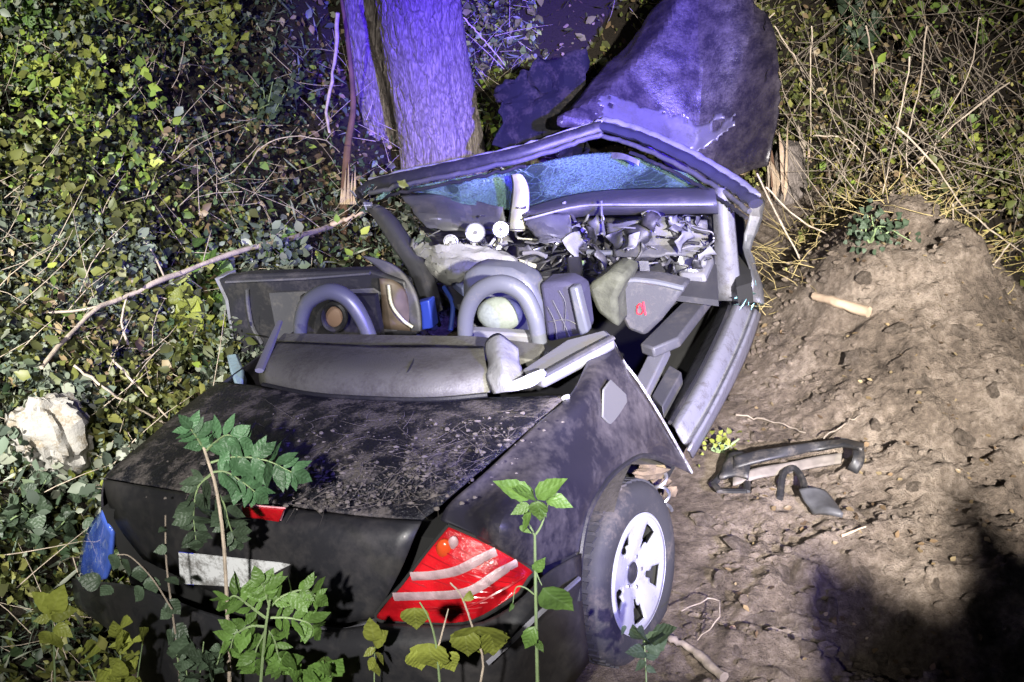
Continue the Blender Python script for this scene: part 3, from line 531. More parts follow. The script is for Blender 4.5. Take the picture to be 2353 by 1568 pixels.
# dry grass and dirt strewn over the boot lid
lp = []
for k in range(330):
    a, b = rng.beta(1.7, 1.2), rng.beta(1.9, 1.2); Lx = 470+(280-470)*b; Rx = 1290+(990-1290)*b; px = Lx+(Rx-Lx)*(.15+.85*a); py = 925+235*b+12*math.sin(a*3)
    lp.append(K(px, py, w=1.018-.055*max(0, b-.45)))
stalks('dry_grass', 'dry grass stalks and dirt strewn over the boot lid', 'grass', 0, None,   .012, .075, .0010, mat('dirty straw', (.13, .112, .10), .95), None, .12, .006, lp, .55)
cr_ = MB()
for k_, p_ in enumerate(lp*2):
    r_ = .0012+.005*rng.random()**3; p_ = p_+U*rng.normal()*.08; cr_.blob(p_+Wv*r_*.2, (r_*1.4, r_, r_*.7), k_ % 9, 6, .5)
tag(part('soil_crumbs', cr_, mat('grey brown dirt', (.125, .108, .097), .95)), kind='stuff')
# number plate (blank: the writing cannot be read)
pl = [near(Kv(a, b, -.80), .012) for a, b in ((412, 1268), (715, 1300), (712, 1356), (416, 1340))]
np_ = part('number_plate', MB().plate(pl, -V*.004), plateM, lid, smooth=False)
part('blue_band', MB().plate([near(Kv(a, b, -.80), .015) for a, b in ((412, 1268), (445, 1271), (446, 1344), (416, 1340))], -V*.002), plateB, np_, smooth=False)
# right rear quarter panel with its wheel arch
qp = panel('quarter_panel', [
    [Kw(1403, 776, .985), Kw(1425, 815, .96), Ku(1465, 880, .83), Ku(1525, 980, .86), Ku(1570, 1050, .865), Ku(1588, 1090, .86)],
    [Kw(1355, 822, 1.0), Kw(1385, 862, .98), Ku(1430, 925, .83), Ku(1492, 1005, .865), Ku(1525, 1045, .87), Ku(1540, 1068, .865)],
    [Kw(1312, 908, 1.0), Kw(1345, 930, .98), Ku(1385, 972, .83), Ku(1432, 1018, .865), Ku(1456, 1040, .875), Ku(1462, 1052, .875)],
    [Kw(1230, 978, .997), Kw(1265, 1000, .975), Ku(1305, 1040, .83), Ku(1352, 1075, .862), Ku(1388, 1094, .875), Ku(1402, 1098, .878)],
    [Kw(1120, 1082, .98), Kw(1158, 1103, .955), Ku(1210, 1135, .83), Ku(1278, 1152, .86), Ku(1335, 1160, .875), Ku(1360, 1165, .878)],
    [Kw(1035, 1155, .955), Kw(1085, 1172, .935), Ku(1150, 1200, .83), Ku(1240, 1212, .86), Ku(1315, 1222, .872), Ku(1342, 1228, .876)],
    [Kw(1012, 1196, .93), Kw(1085, 1230, .90), Ku(1150, 1262, .815), Ku(1222, 1304, .845), Ku(1290, 1285, .865), Ku(1332, 1265, .872)]], paint, res=3, sub=1, dent=.010, seed=7)
part('arch_lip', MB().tube(curve([Ku(1540, 1068, .868), Ku(1500, 1050, .875), Ku(1462, 1052, .88), Ku(1402, 1098, .882), Ku(1360, 1165, .882), Ku(1342, 1228, .88), Ku(1332, 1310, .876), Ku(1330, 1380, .87)], 30), .008, 6), plastic_d, qp)
fl = [near(Ku(a, b, .835), .008) for a, b in ((1388, 895), (1405, 872), (1440, 905), (1442, 925), (1408, 982), (1386, 960))]
part('fuel_flap', MB().plate(fl, -U*.008), mat('dull grey flap', (.10, .10, .10), .35), qp, bevel=.006)
part('torn_edge', MB().tube(curve([Kw(1403, 774, .99), Ku(1432, 830, .80), Ku(1468, 878, .84), Ku(1528, 975, .868), Ku(1590, 1086, .868)], 26), .0045, 5), mat('bare primer edge', (.36, .36, .40), .4, dirt=.9, dirtc=(.1, .09, .09), dscale=20, dlo=.45, dhi=.55), qp)
part('filler_bits', MB().blob(near(Kw(1300, 916, 1.0), .006), (.012, .008, .012), 3, 8, .5), white, qp)
# wheel
wc = Ku(1463, 1318, .80); ang = math.radians(6); wn = U*math.cos(ang)-V*math.sin(ang); wx = V*math.cos(ang)+U*math.sin(ang); wz = Wv
def lathe(prof, seg=64):
    vs = [wc+wn*a+r*(math.cos(t)*wx+math.sin(t)*wz) for r, a in prof for t in np.linspace(0, 2*math.pi, seg, endpoint=False)]; n = len(prof)
    return MB().add(vs, [(i*seg+k, i*seg+(k+1) % seg, (i+1)*seg+(k+1) % seg, (i+1)*seg+k) for i in range(n-1) for k in range(seg)])
wheel = part('wheel', lathe([(.205, .0), (.212, .012), (.235, .020), (.262, .020), (.290, .012), (.306, -.004), (.314, -.022), (.315, -.065), (.308, -.067), (.308, -.077), (.316, -.079), (.317, -.125), (.310, -.127), (.310, -.137), (.316, -.139), (.315, -.195), (.302, -.215), (.26, -.23), (.205, -.22)]), rubber)
mb = MB()
for k in range(54):
    t = 2*math.pi*k/54; e = math.cos(t)*wx+math.sin(t)*wz; f = -math.sin(t)*wx+math.cos(t)*wz
    for j, a in enumerate((-.044, -.102, -.167)): mb.box(wc+e*.3165+wn*a+f*(.006*(j % 2)), wn*.024, (f+wn*.35*(1 if j % 2 else -1))*.0115, e*.004)
part('tread_blocks', mb, rubber, wheel, smooth=False)['kind'] = 'stuff'
mb = MB(); rr = np.linspace(.038, .200, 13); seg = 100; vs = []; fs = []
for r in rr:
    a = -.020+.03*((r-.038)/.162)**1.5
    for k in range(seg):
        t = 2*math.pi*k/seg; sp_ = .5+.5*math.cos(5*t); vs.append(wc+wn*(a+.012*sp_*math.sin(math.pi*(r-.038)/.162))+r*(math.cos(t)*wx+math.sin(t)*wz))
for i in range(12):
    for k in range(seg):
        t = 2*math.pi*(k+.5)/seg; dlt = abs(((t/(2*math.pi)*5+.5) % 1)-.5)*72; r = (rr[i]+rr[i+1])/2
        hole = .086 < r < .176 and abs(36-dlt) < (13 if r > .12 else 8)
        if not hole: fs.append((i*seg+k, i*seg+(k+1) % seg, (i+1)*seg+(k+1) % seg, (i+1)*seg+k))
o = mk('rim', vs, fs, alloy, wheel, car, True, 0, 0, .012)
part('rim_barrel', lathe([(.205, .004), (.198, -.01), (.19, -.03), (.185, -.12), (.03, -.13)], 48), darkcav, wheel)
part('brake_disc', lathe([(.05, -.075), (.135, -.075), (.135, -.09)], 40), steel, wheel)
part('rim_lip', lathe([(.196, .010), (.203, .016), (.209, .012), (.206, .002)], 60), alloy, wheel)
part('hub_cap', lathe([(.001, -.008), (.030, -.010), (.040, -.018), (.041, -.03)], 30), plastic_d, wheel)
for k in range(5):
    t = 2*math.pi*(k+.5)/5+.3; c = wc+.056*(math.cos(t)*wx+math.sin(t)*wz); part('wheel_bolt', MB().tube([c-wn*.02, c-wn*.006], .007, 6), steel, wheel)
# inside of the arch, mud and suspension
mb = MB(); vs = []; nA = 16
for k in range(nA+1):
    t = math.radians(28+95*k/nA); e = math.cos(t)*V+math.sin(t)*Wv
    for a in (0, .1, .22, .32): vs.append(Q(.855, .09, .30)-U*a+e*(.37-.03*a)+np.array([0, 0, .0]))
mb.add(vs, [(i*4+j, i*4+j+1, (i+1)*4+j+1, (i+1)*4+j) for i in range(nA) for j in range(3)]); part('arch_liner', mb, mat('shadow dark muddy liner', (.03, .026, .022), .95, bump=.8, bscale=40, var=.6))  # mud brown is darkened so the liner reads as arch shadow
for i, (a, b, r) in enumerate([(1500, 1085, .030), (1520, 1110, .022), (1485, 1070, .025), (1535, 1130, .02), (1475, 1088, .02), (1510, 1068, .018)]): part('mud_lump', MB().blob(Ku(a, b, .72), (r*1.6, r, r), i, 9, .6), mud)
part('spring', MB().tube(curve([Ku(1512, 1090, .74)+.03*(math.cos(k)*V+math.sin(k)*U)-Wv*.012*k for k in np.arange(0, 14, .6)], 60), .007, 5), steel)
# tail lamp, right
TL = np.array([[Kv(1030, 1207, -.705), Kv(1090, 1233, -.705), Kv(1160, 1268, -.69), Kv(1224, 1310, -.655)], [Kv(985, 1262, -.745), Kv(1065, 1285, -.75), Kv(1140, 1305, -.73), Kv(1215, 1330, -.68)],
    [Kv(925, 1340, -.795), Kv(1020, 1355, -.785), Kv(1110, 1360, -.765), Kv(1200, 1352, -.70)], [Kv(863, 1420, -.83), Kv(965, 1433, -.82), Kv(1080, 1430, -.79), Kv(1182, 1372, -.73)]])
tl = panel('tail_lamp', TL, redlens, res=3, sub=1, thick=.012)
def onlamp(a, b, d=.012):
    best = None
    R = resamp(resamp(TL, 30).transpose(1, 0, 2), 30).reshape(-1, 3); pr = R-CAM; dz = pr[:, 1]*math.cos(PITCH)-pr[:, 2]*math.sin(PITCH); h = pr[:, 1]*math.sin(PITCH)+pr[:, 2]*math.cos(PITCH)
    i = np.argmin((CX+FPX*pr[:, 0]/dz-a)**2+(CY-FPX*h/dz-b)**2); r = ray(a, b); return CAM+r*(np.linalg.norm(pr[i])/np.linalg.norm(r))+(CAM-R[i])/np.linalg.norm(CAM-R[i])*d
for pts in ([(945, 1325), (1000, 1322), (1050, 1312), (1095, 1290), (1140, 1268)], [(905, 1372), (980, 1370), (1050, 1366), (1095, 1352), (1145, 1318), (1188, 1294)]):
    C_ = curve([onlamp(*p) for p in pts], 16); o = part('lamp_stripe', MB().tube(C_, .0135, 6, flat=.30, up=(V*-1)), whitelens, tl)
lb = [TL[0, k] for k in range(4)]+[TL[1, 3], TL[2, 3], TL[3, 3]]+[TL[3, k] for k in (2, 1, 0)]+[TL[2, 0], TL[1, 0], TL[0, 0]]
part('lamp_gap', MB().tube(curve([near(p_, .006) for p_ in lb], 60), .0055, 5), darkcav, tl)
part('bulb_dome', MB().blob(onlamp(1022, 1262, -.004), (.024, .02, .034), 2, 14, .03), amber, tl)
part('bulb_reflector', MB().blob(onlamp(1042, 1250, .008), (.014, .01, .028), 3, 10, .05), whitelens, tl)
part('lamp_rib', MB().tube(curve([onlamp(930, 1402, .010), onlamp(1060, 1398, .010), onlamp(1150, 1358, .010), onlamp(1205, 1325, .010)], 14), .004, 5), mat('dark red rib', (.25, .006, .01), .2), tl)
for k in range(9):
    a0, b0 = 1010-k*15, 1232+k*20; a1, b1 = 1205-k*13, 1318+k*11
    part('lens_rib', MB().tube(curve([onlamp(a0+(a1-a0)*f_, b0+(b1-b0)*f_+(14*math.sin(f_*3.1)), .0065) for f_ in np.linspace(.02, .97, 8)], 12), .0022, 4), mat('dark red rib', (.25, .006, .01), .2), tl)
# tail lamp, left; the beacon's blue light is painted into its lens
tlL = panel('tail_lamp', [[Kv(238, 1172, -.62), Kv(252, 1200, -.655), Kv(262, 1225, -.665)], [Kv(205, 1215, -.56), Kv(228, 1245, -.64), Kv(258, 1262, -.68)], [Kv(188, 1275, -.54), Kv(215, 1300, -.64), Kv(255, 1300, -.69)], [Kv(182, 1318, -.53), Kv(212, 1335, -.63), Kv(245, 1330, -.69)]], bluelit_lens, res=2, sub=1, thick=.012); tlL['label'] = 'left lamp with blue beacon light painted into its lens'
# bumper
panel('bumper', [[Kv(168, 1330, -.55), Kv(240, 1338, -.70), Kv(335, 1352, -.80), Kv(520, 1425, -.87), Kv(745, 1452, -.895), Kv(870, 1432, -.88), Kv(1080, 1442, -.845), Kv(1190, 1385, -.775), Ku(1250, 1320, .875), Ku(1334, 1272, .88)],
    [Kv(172, 1365, -.57), Kv(245, 1382, -.74), Kv(345, 1405, -.84), Kv(530, 1465, -.92), Kv(750, 1490, -.94), Kv(880, 1478, -.93), Kv(1090, 1476, -.88), Kv(1205, 1415, -.80), Ku(1270, 1362, .88), Ku(1334, 1325, .885)],
    [Kv(190, 1410, -.58), Kv(260, 1440, -.75), Kv(360, 1480, -.86), Kv(540, 1545, -.92), Kv(760, 1570, -.94), Kv(890, 1560, -.93), Kv(1110, 1530, -.88), Kv(1215, 1480, -.80), Ku(1290, 1420, .86), Ku(1335, 1385, .86)],
    [Q(-.80, -.55, .22), Q(-.7, -.75, .22), Q(-.55, -.85, .2), Q(-.3, -.9, .2), Q(0, -.9, .2), Q(.2, -.9, .2), Q(.45, -.88, .2), Q(.65, -.8, .22), Q(.78, -.6, .25), Q(.83, -.42, .28)]], paint_clean, res=2, sub=1, dent=.008, seed=9)
part('bumper_highlight', MB().tube(curve([Kv(1120, 1525, -.91), Kv(1180, 1470, -.85), Kv(1240, 1410, -.80), Ku(1330, 1330, .895)], 16), .007, 6), plastic_l)  # pale strip stands for the highlight on the bumper's right corner
# left rear quarter, floor and boot box
panel('quarter_panel', [[Q(-.68, .55, .99), Q(-.69, .0, .98), Kw(300, 1045, .955), Kw(238, 1100, .925), Kv(238, 1172, -.62)], [Q(-.84, .55, .80), Q(-.85, 0, .8), Q(-.85, -.4, .78), Q(-.82, -.56, .76), Q(-.80, -.60, .74)], [Q(-.86, .55, .5), Q(-.87, 0, .55), Q(-.86, -.4, .5), Q(-.84, -.5, .5), Q(-.80, -.56, .5)], [Q(-.84, .55, .2), Q(-.85, 0, .3), Q(-.84, -.4, .25), Q(-.82, -.5, .25), Q(-.8, -.55, .25)]], paint, res=2, sub=1, dent=.01, seed=11)
part('boot_well', MB().box(Q(0, -.22, .55), U*.70, V*.44, Wv*.30), darkcav)
part('floor_pan', MB().box(Q(-.14, 1.55, .17), U*.80-V*.0, V*1.35, Wv*.035), darkcav)
part('rear_bulkhead', MB().box(Q(-.05, .34, .58), U*.72, V*.03, Wv*.36), plastic_d)
# roof-well cover between boot and seats
tp = panel('roof_well_cover', [[Kw(622, 790, 1.045), Kw(745, 793, 1.05), Kw(870, 801, 1.05), Kw(1000, 801, 1.05), Kw(1112, 803, 1.05)], [Kw(600, 832, 1.05), Kw(735, 842, 1.07), Kw(868, 850, 1.075), Kw(1000, 852, 1.075), Kw(1118, 848, 1.06)],
    [Kw(600, 866, 1.02), Kw(720, 882, 1.04), Kw(862, 892, 1.045), Kw(1000, 893, 1.045), Kw(1128, 880, 1.03)], [Kw(604, 882, .985), Kw(716, 904, 1.005), Kw(860, 914, 1.01), Kw(1000, 916, 1.01), Kw(1126, 902, 1.005)]], leather, res=3, sub=1, thick=.02, dent=.012, seed=13)
part('cover_edge', MB().tube(curve([Kw(604, 884, 1.0), Kw(716, 906, 1.01), Kw(860, 916, 1.015), Kw(1000, 918, 1.015), Kw(1120, 908, 1.01)], 20), .008, 6), plastic_d, tp)
for pts in ([(868, 812), (990, 818)], [(1000, 816), (1055, 812)], [(700, 806), (745, 808)]): part('slot_trim', MB().tube([near(Kw(a, b, 1.06), .010) for a, b in pts], .006, 6, flat=.6), plastic_l, tp)
part('crease', MB().tube(curve([near(Kw(958, 812, 1.06), .012), near(Kw(940, 850, 1.08), .012), near(Kw(905, 905, 1.02), .012)], 10), .004, 5), plastic_d, tp)
part('shelf', MB().plate([Kw(625, 792, 1.0), Kw(652, 765, 1.0), Kw(1100, 772, 1.0), Kw(1250, 790, 1.0), Kw(1235, 830, 1.0), Kw(1112, 812, 1.0)], -Wv*.03), leather, bevel=.006)
part('side_strut', MB().tube([Kw(596, 852, 1.06), Kw(618, 800, 1.08), Kw(643, 740, 1.10)], [.017, .017, .012], 7, flat=.6), plastic_l)
# roll hoops
for nm, pts, sd in (('roll_hoop', [(690, 790), (692, 735), (710, 692), (755, 670), (798, 686), (830, 730), (856, 790)], 1), ('roll_hoop', [(1068, 795), (1072, 722), (1098, 672), (1150, 652), (1200, 674), (1228, 728), (1240, 790)], 2)):
    part(nm, MB().tube(curve([Kv(a, b, .46) for a, b in pts], 40), np.array([.029]*40)*(1+.15*np.sin(np.linspace(0, 3.14, 40))), 14, flat=.9), silver)
part('headrest', MB().blob(Kv(1148, 722, .62), (.098, .05, .07), 1, 20, .02, ax=[U, V, Wv]), seatgrey, sub=1)
part('hoop_base', MB().plate([Kv(a, b, .50) for a, b in ((1068, 760), (1230, 770), (1245, 815), (1066, 810))], V*.05), plastic_l, bevel=.01)
part('speaker_ring', MB().tube(curve([Kv(768+26*math.cos(t), 728+30*math.sin(t), .58) for t in np.linspace(0, 6.3, 20)], 30), .012, 7), plastic_d)
part('speaker', MB().blob(Kv(768, 728, .60), (.045, .02, .05), 4, 12, .1, ax=[U, V, Wv]), mat('brown speaker cone', (.16, .10, .07), .7))
part('hoop_backing', MB().plate([Kv(a, b, .66) for a, b in ((690, 680), (860, 680), (880, 800), (680, 800))], V*.03), plastic_d)
# left door folded across the cabin
dr = part('left_door', MB().plate([Kv(a, b, 1.0) for a, b in ((500, 642), (560, 632), (850, 622), (930, 648), (958, 770), (870, 800), (610, 862), (560, 838), (535, 780), (522, 690))], V*.07), plastic_d, bevel=.012)
part('door_highlight', MB().tube(curve([near(Kv(a, b, 1.0), .012) for a, b in ((568, 665), (570, 700), (580, 750), (602, 790))], 12), .010, 7), plastic, dr)  # paler tube stands for the highlight down the door trim
part('door_sill_strip', MB().tube([near(Kv(a, b, 1.0), .012) for a, b in ((520, 648), (700, 640), (850, 628))], .012, 7, flat=.6), plastic, dr)
part('door_inset', MB().plate([near(Kv(a, b, 1.0), .006) for a, b in ((620, 672), (860, 660), (905, 690), (915, 760), (640, 780))], -V*.012), plastic, dr, bevel=.01)
part('door_skin', MB().plate([Kv(a, b, 1.02) for a, b in ((492, 640), (512, 636), (526, 690), (545, 800), (600, 856), (572, 862), (535, 800), (516, 690))], V*.10), scratch, dr, bevel=.004)
panel('brown_trim', [[Kv(872, 640, .95), Kv(905, 640, .97), Kv(930, 665, 1.0)], [Kv(878, 690, .93), Kv(912, 690, .95), Kv(945, 715, 1.0)], [Kv(880, 755, .93), Kv(920, 758, .95), Kv(955, 762, 1.0)]], mat('brown torn trim', (.075, .055, .04), .6, var=.3), thick=.01)
part('cable', MB().tube(curve([Kv(893, 655, .90), Kv(900, 700, .89), Kv(925, 735, .89), Kv(948, 752, .9)], 14), .007, 6), cream)
panel('window_channel', [[Kv(832, 588, 1.05), Kv(858, 592, 1.05)], [Kv(868, 612, 1.04), Kv(905, 608, 1.04)], [Kv(912, 655, 1.02), Kv(945, 650, 1.02)], [Kv(935, 710, 1.0), Kv(965, 705, 1.0)], [Kv(946, 760, .98), Kv(968, 760, .98)]], plastic, thick=.02, res=2, sub=1)
part('blue_box', MB().plate([Kv(a, b, 1.05) for a, b in ((948, 700), (985, 690), (995, 755), (955, 762))], V*.06), mat('blue fuse box', (.02, .04, .30), .35), bevel=.008)
part('mirror_shell', MB().plate([Kw(a, b, .98) for a, b in ((520, 815), (545, 812), (560, 850), (556, 886), (540, 880), (528, 850))], -Wv*.05), mat('pale blue mirror shell', (.30, .42, .52), .3, dirt=.4), bevel=.008)
# front seats
part('seat_back', MB().plate([Kv(a, b, .78) for a, b in ((1058, 632), (1090, 614), (1170, 622), (1215, 645), (1240, 700), (1248, 790), (1060, 790))], V*.13), silver, bevel=.03)
part('seat_side', MB().plate([Kv(a, b, .80) for a, b in ((1238, 652), (1300, 648), (1332, 668), (1345, 770), (1255, 790))], V*.12), mat('dark blue seat cloth', (.03, .028, .06), .8, bump=.3, bscale=120), bevel=.02)
for pts in ([(1270, 690), (1290, 730), (1310, 775)], [(1285, 668), (1300, 700), (1296, 760)], [(1258, 705), (1275, 740), (1280, 780)], [(1262, 740), (1300, 735), (1330, 748)]):
    part('harness_wire', MB().tube(curve([near(Kv(a, b, .80), .012) for a, b in pts], 8), .0022, 5), plastic)
part('seat_post', MB().plate([Kv(a, b, .76) for a, b in ((1306, 662), (1326, 660), (1352, 765), (1330, 775))], V*.05), silver, bevel=.01)
bol = part('seat_bolster', MB().plate([Kv(a, b, 1.12) for a, b in ((1412, 660), (1445, 642), (1500, 645), (1575, 662), (1548, 700), (1518, 738), (1480, 775), (1440, 760), (1418, 715))], V*.12), plastic, bevel=.02)
part('red_tag', MB().tube(curve([near(Kv(a, b, 1.12), .006) for a, b in ((1463, 705), (1470, 699), (1477, 708), (1476, 720), (1466, 722), (1463, 712), (1466, 706))], 20), .006, 5, flat=.4), redtag, bol)
part('red_tag', MB().tube([near(Kv(a, b, 1.12), .006) for a, b in ((1478, 694), (1481, 712), (1484, 724))], .0045, 5, flat=.4), redtag, bol)
part('bolster_rim', MB().tube(curve([near(Kv(a, b, 1.12), .010) for a, b in ((1420, 660), (1450, 645), (1510, 650), (1572, 664))], 14), .012, 7), silver, bol)
part('seat_cushion', MB().plate([Kv(a, b, 1.0) for a, b in ((1345, 660), (1400, 625), (1440, 640), (1415, 690), (1420, 760), (1370, 720))], V*.2), mat('mossy green cloth', (.055, .058, .04), .85, bump=.4, bscale=60, var=.4), bevel=.025)
part('seat_frame', MB().plate([Kw(a, b, .55) for a, b in ((1470, 790), (1560, 700), (1620, 655), (1640, 672), (1560, 775), (1500, 800))], -Wv*.05), plastic, bevel=.01)
part('sill_cover', MB().plate([Kw(a, b, .45) for a, b in ((1450, 890), (1502, 785), (1538, 790), (1478, 915))], -Wv*.06), plastic_l, bevel=.008)
part('belt_anchor', MB().plate([Kw(a, b, .42) for a, b in ((1498, 908), (1538, 838), (1566, 855), (1522, 935))], -Wv*.06), plastic, bevel=.006)
part('belt_line_rail', MB().plate([Kw(a, b, 1.03) for a, b in ((1195, 850), (1300, 780), (1392, 756), (1412, 774), (1330, 822), (1245, 866))], -Wv*.045), plastic_l, bevel=.012)
part('rail_strip', MB().tube([Kw(1250, 862, 1.04), Kw(1330, 818, 1.045), Kw(1408, 776, 1.04)], .012, 7, flat=.6), plastic)
panel('torn_padding', [[Kw(1118, 790, 1.06), Kw(1150, 772, 1.09), Kw(1190, 800, 1.07)], [Kw(1116, 830, 1.06), Kw(1150, 822, 1.10), Kw(1192, 838, 1.05)], [Kw(1125, 870, 1.05), Kw(1160, 858, 1.09), Kw(1200, 858, 1.04)], [Kw(1145, 902, 1.02), Kw(1182, 896, 1.05), Kw(1212, 876, 1.03)]], white, res=3, sub=1, dent=.05, seed=21, thick=.008)
panel('torn_foil', [[Kw(1150, 886, 1.05), Kw(1190, 872, 1.07), Kw(1225, 855, 1.07), Kw(1250, 848, 1.06)], [Kw(1150, 902, 1.03), Kw(1190, 898, 1.04), Kw(1228, 886, 1.04), Kw(1252, 866, 1.04)]], mat('white crumpled foil', (.45, .45, .50), .35), res=4, sub=1, dent=.035, seed=23, thick=.004)
# right sill
panel('door_sill', [[Kw(1530, 960, .28), Kw(1548, 982, .40), Kw(1562, 1002, .38), Kw(1574, 1022, .34), Kw(1584, 1036, .36), Kw(1592, 1054, .18)], [Kw(1590, 848, .26), Kw(1612, 872, .38), Kw(1630, 890, .36), Kw(1645, 905, .31), Kw(1652, 915, .33), Kw(1664, 928, .16)],
    [Kw(1640, 745, .26), Kw(1664, 762, .38), Kw(1682, 774, .36), Kw(1700, 786, .31), Kw(1708, 794, .33), Kw(1722, 806, .16)], [Kw(1668, 680, .27), Kw(1692, 692, .39), Kw(1712, 700, .37), Kw(1730, 708, .32), Kw(1738, 714, .34), Kw(1750, 722, .18)]], scratch, res=3, sub=1, dent=.008, seed=25, thick=.01, crump=.004)
part('sill_seal', MB().tube(curve([Kw(1540, 972, .40), Kw(1603, 862, .39), Kw(1655, 755, .39), Kw(1682, 688, .40)], 20), .010, 6), plastic_d)
# right hinge pillar and torn wing remains
panel('hinge_pillar', [[Kw(1634, 436, .97), Kw(1650, 432, 1.0), Kw(1666, 436, .99), Kw(1682, 446, .95)], [Kw(1642, 520, .82), Kw(1658, 518, .85), Kw(1674, 522, .84), Kw(1690, 530, .80)], [Kw(1648, 610, .60), Kw(1664, 608, .63), Kw(1680, 612, .62), Kw(1696, 620, .58)], [Kw(1654, 690, .40), Kw(1670, 688, .43), Kw(1688, 690, .42), Kw(1704, 698, .38)]], scratch, res=2, sub=1, dent=.006, seed=27, thick=.02, crump=.004)
part('pillar_cavity_shade', MB().plate([Kw(a, b, .55) for a, b in ((1678, 475), (1708, 490), (1722, 560), (1726, 650), (1692, 660))], -Wv*.10), darkcav)  # black plate stands for the shade inside the open pillar
panel('torn_wing', [[Kw(1712, 460, .80), Kw(1738, 472, .76)], [Kw(1722, 510, .72), Kw(1742, 520, .68)], [Kw(1716, 560, .64), Kw(1730, 575, .60)], [Kw(1728, 640, .52), Kw(1752, 640, .48)], [Kw(1715, 690, .42), Kw(1756, 700, .38)]], steel, res=4, sub=0, dent=.05, crump=.02, seed=29, thick=.006)
q = np.random.default_rng(12)
for k in range(14):
    c = Kw(1695+q.random()*55, 645+q.random()*60, .48); d1, d2 = q.normal(size=3)*.016, q.normal(size=3)*.016; part('glass_shard', MB().plate([c, c+d1, c+d2], (0, 0, .003)), glassM if k % 2 else mat('turquoise glass edge', (.25, .55, .62), .15), smooth=False)
# windscreen frame: header, both pillars
def bar(name, pts, r, m, flat=.6, n=34, par=None, wob=.0): 
    P = curve([Kw(*p) for p in pts], n); q = np.random.default_rng(len(pts)*7+int(r*1e4)); P += q.normal(size=P.shape)*wob; return part(name, MB().tube(P, r, 10, flat=flat), m, par)
HD = [(824, 448, 1.0), (850, 428, 1.03), (930, 408, 1.08), (1060, 382, 1.13), (1200, 350, 1.17), (1310, 315, 1.2), (1385, 292, 1.22)]
hd = bar('windscreen_header', HD, .040, plastic_d, .75, wob=.002)
bar('header_seal', [(a, b+17, c-.02) for a, b, c in HD[1:]], .018, plastic, .8, par=hd, wob=.003)
bar('header_rail', [(a, b-14, c+.02) for a, b, c in HD[1:]], .014, scratch, .8, par=hd, wob=.003)
bar('header_lip', [(a+8, b+32, c-.04) for a, b, c in HD[1:5]], .012, plastic_d, .8, par=hd, wob=.004)
part('bare_wood_scrape', MB().tube(curve([near(Kw(a, b, 1.09), .045) for a, b in ((985, 400), (1020, 394), (1052, 386))], 8), [.004, .008, .010, .011, .010, .008, .006, .003], 6, flat=.5), woodraw, hd)
RP = [(1385, 292, 1.22), (1470, 316, 1.17), (1580, 366, 1.09), (1680, 425, 1.01), (1736, 468, .96)]
rp = bar('right_pillar', RP, .036, mat('blue black pillar paint', (.03, .03, .05), .25, coat=.6), .75, wob=.002)
bar('pillar_rail', [(a+4, b-17, c+.02) for a, b, c in RP], .024, scratch, .7, par=rp, wob=.002)
bar('pillar_seal', [(a-14, b+18, c-.03) for a, b, c in RP], .014, plastic, .9, par=rp, wob=.002)
bar('pillar_gasket', [(a-22, b+34, c-.05) for a, b, c in RP[1:]], .010, plastic_d, .9, par=rp, wob=.002)
panel('pillar_flap', [[Kw(1395, 350, 1.1), Kw(1430, 352, 1.12), Kw(1470, 370, 1.1)], [Kw(1405, 365, 1.08), Kw(1440, 368, 1.10), Kw(1468, 382, 1.08)]], scratch, res=3, sub=1, dent=.02, seed=31, thick=.006, par=rp)
lpz = panel('left_pillar', [[Kw(826, 455, 1.0), Kw(848, 470, 1.02), Kw(880, 478, 1.0)], [Kw(868, 510, .95), Kw(890, 510, .98), Kw(918, 512, .95)], [Kw(905, 570, .88), Kw(930, 566, .91), Kw(955, 566, .88)], [Kw(945, 630, .80), Kw(970, 622, .84), Kw(992, 625, .80)], [Kw(985, 735, .70), Kw(1000, 720, .74), Kw(1012, 715, .70)]], plastic, res=3, sub=1, dent=.02, crump=.008, seed=33, thick=.02)
q = np.random.default_rng(15)
for k in range(16):
    c = Kw(818+q.random()*55, 425+q.random()*60, 1.02); d1, d2 = q.normal(size=3)*.022, q.normal(size=3)*.022; part('crushed_scrap', MB().plate([c, c+d1, c+d1+d2, c+d2*.7], (0, .004, .004)), (steel, scratch, glassM)[k % 3], lpz, smooth=False)
# windscreen glass hanging in the frame, scuttle
panel('windscreen', [[Kw(930, 432, 1.04), Kw(1050, 410, 1.08), Kw(1180, 388, 1.1), Kw(1320, 358, 1.12), Kw(1420, 352, 1.1), Kw(1580, 400, 1.03)], [Kw(960, 445, 1.0), Kw(1070, 428, 1.03), Kw(1190, 415, 1.03), Kw(1320, 390, 1.06), Kw(1440, 385, 1.04), Kw(1610, 420, .99)],
    [Kw(1010, 455, .98), Kw(1100, 450, .98), Kw(1190, 450, .98), Kw(1330, 425, 1.0), Kw(1460, 412, 1.0), Kw(1625, 432, .97)], [Kw(1060, 468, .95), Kw(1130, 475, .94), Kw(1200, 482, .94), Kw(1330, 446, .97), Kw(1470, 434, .98), Kw(1638, 440, .96)]], glassM, res=3, sub=1, dent=.035, seed=35, thick=.006)
panel('scuttle', [[Kw(1190, 486, .95), Kw(1330, 445, .97), Kw(1480, 434, .98), Kw(1642, 434, .98)], [Kw(1200, 496, .97), Kw(1335, 462, 1.0), Kw(1480, 456, 1.0), Kw(1645, 452, .99)], [Kw(1205, 508, .95), Kw(1338, 478, .98), Kw(1480, 476, .98), Kw(1648, 470, .97)], [Kw(1205, 522, .90), Kw(1340, 496, .90), Kw(1480, 494, .90), Kw(1650, 490, .90)]], plastic, res=3, sub=1, dent=.008, seed=37, thick=.012)
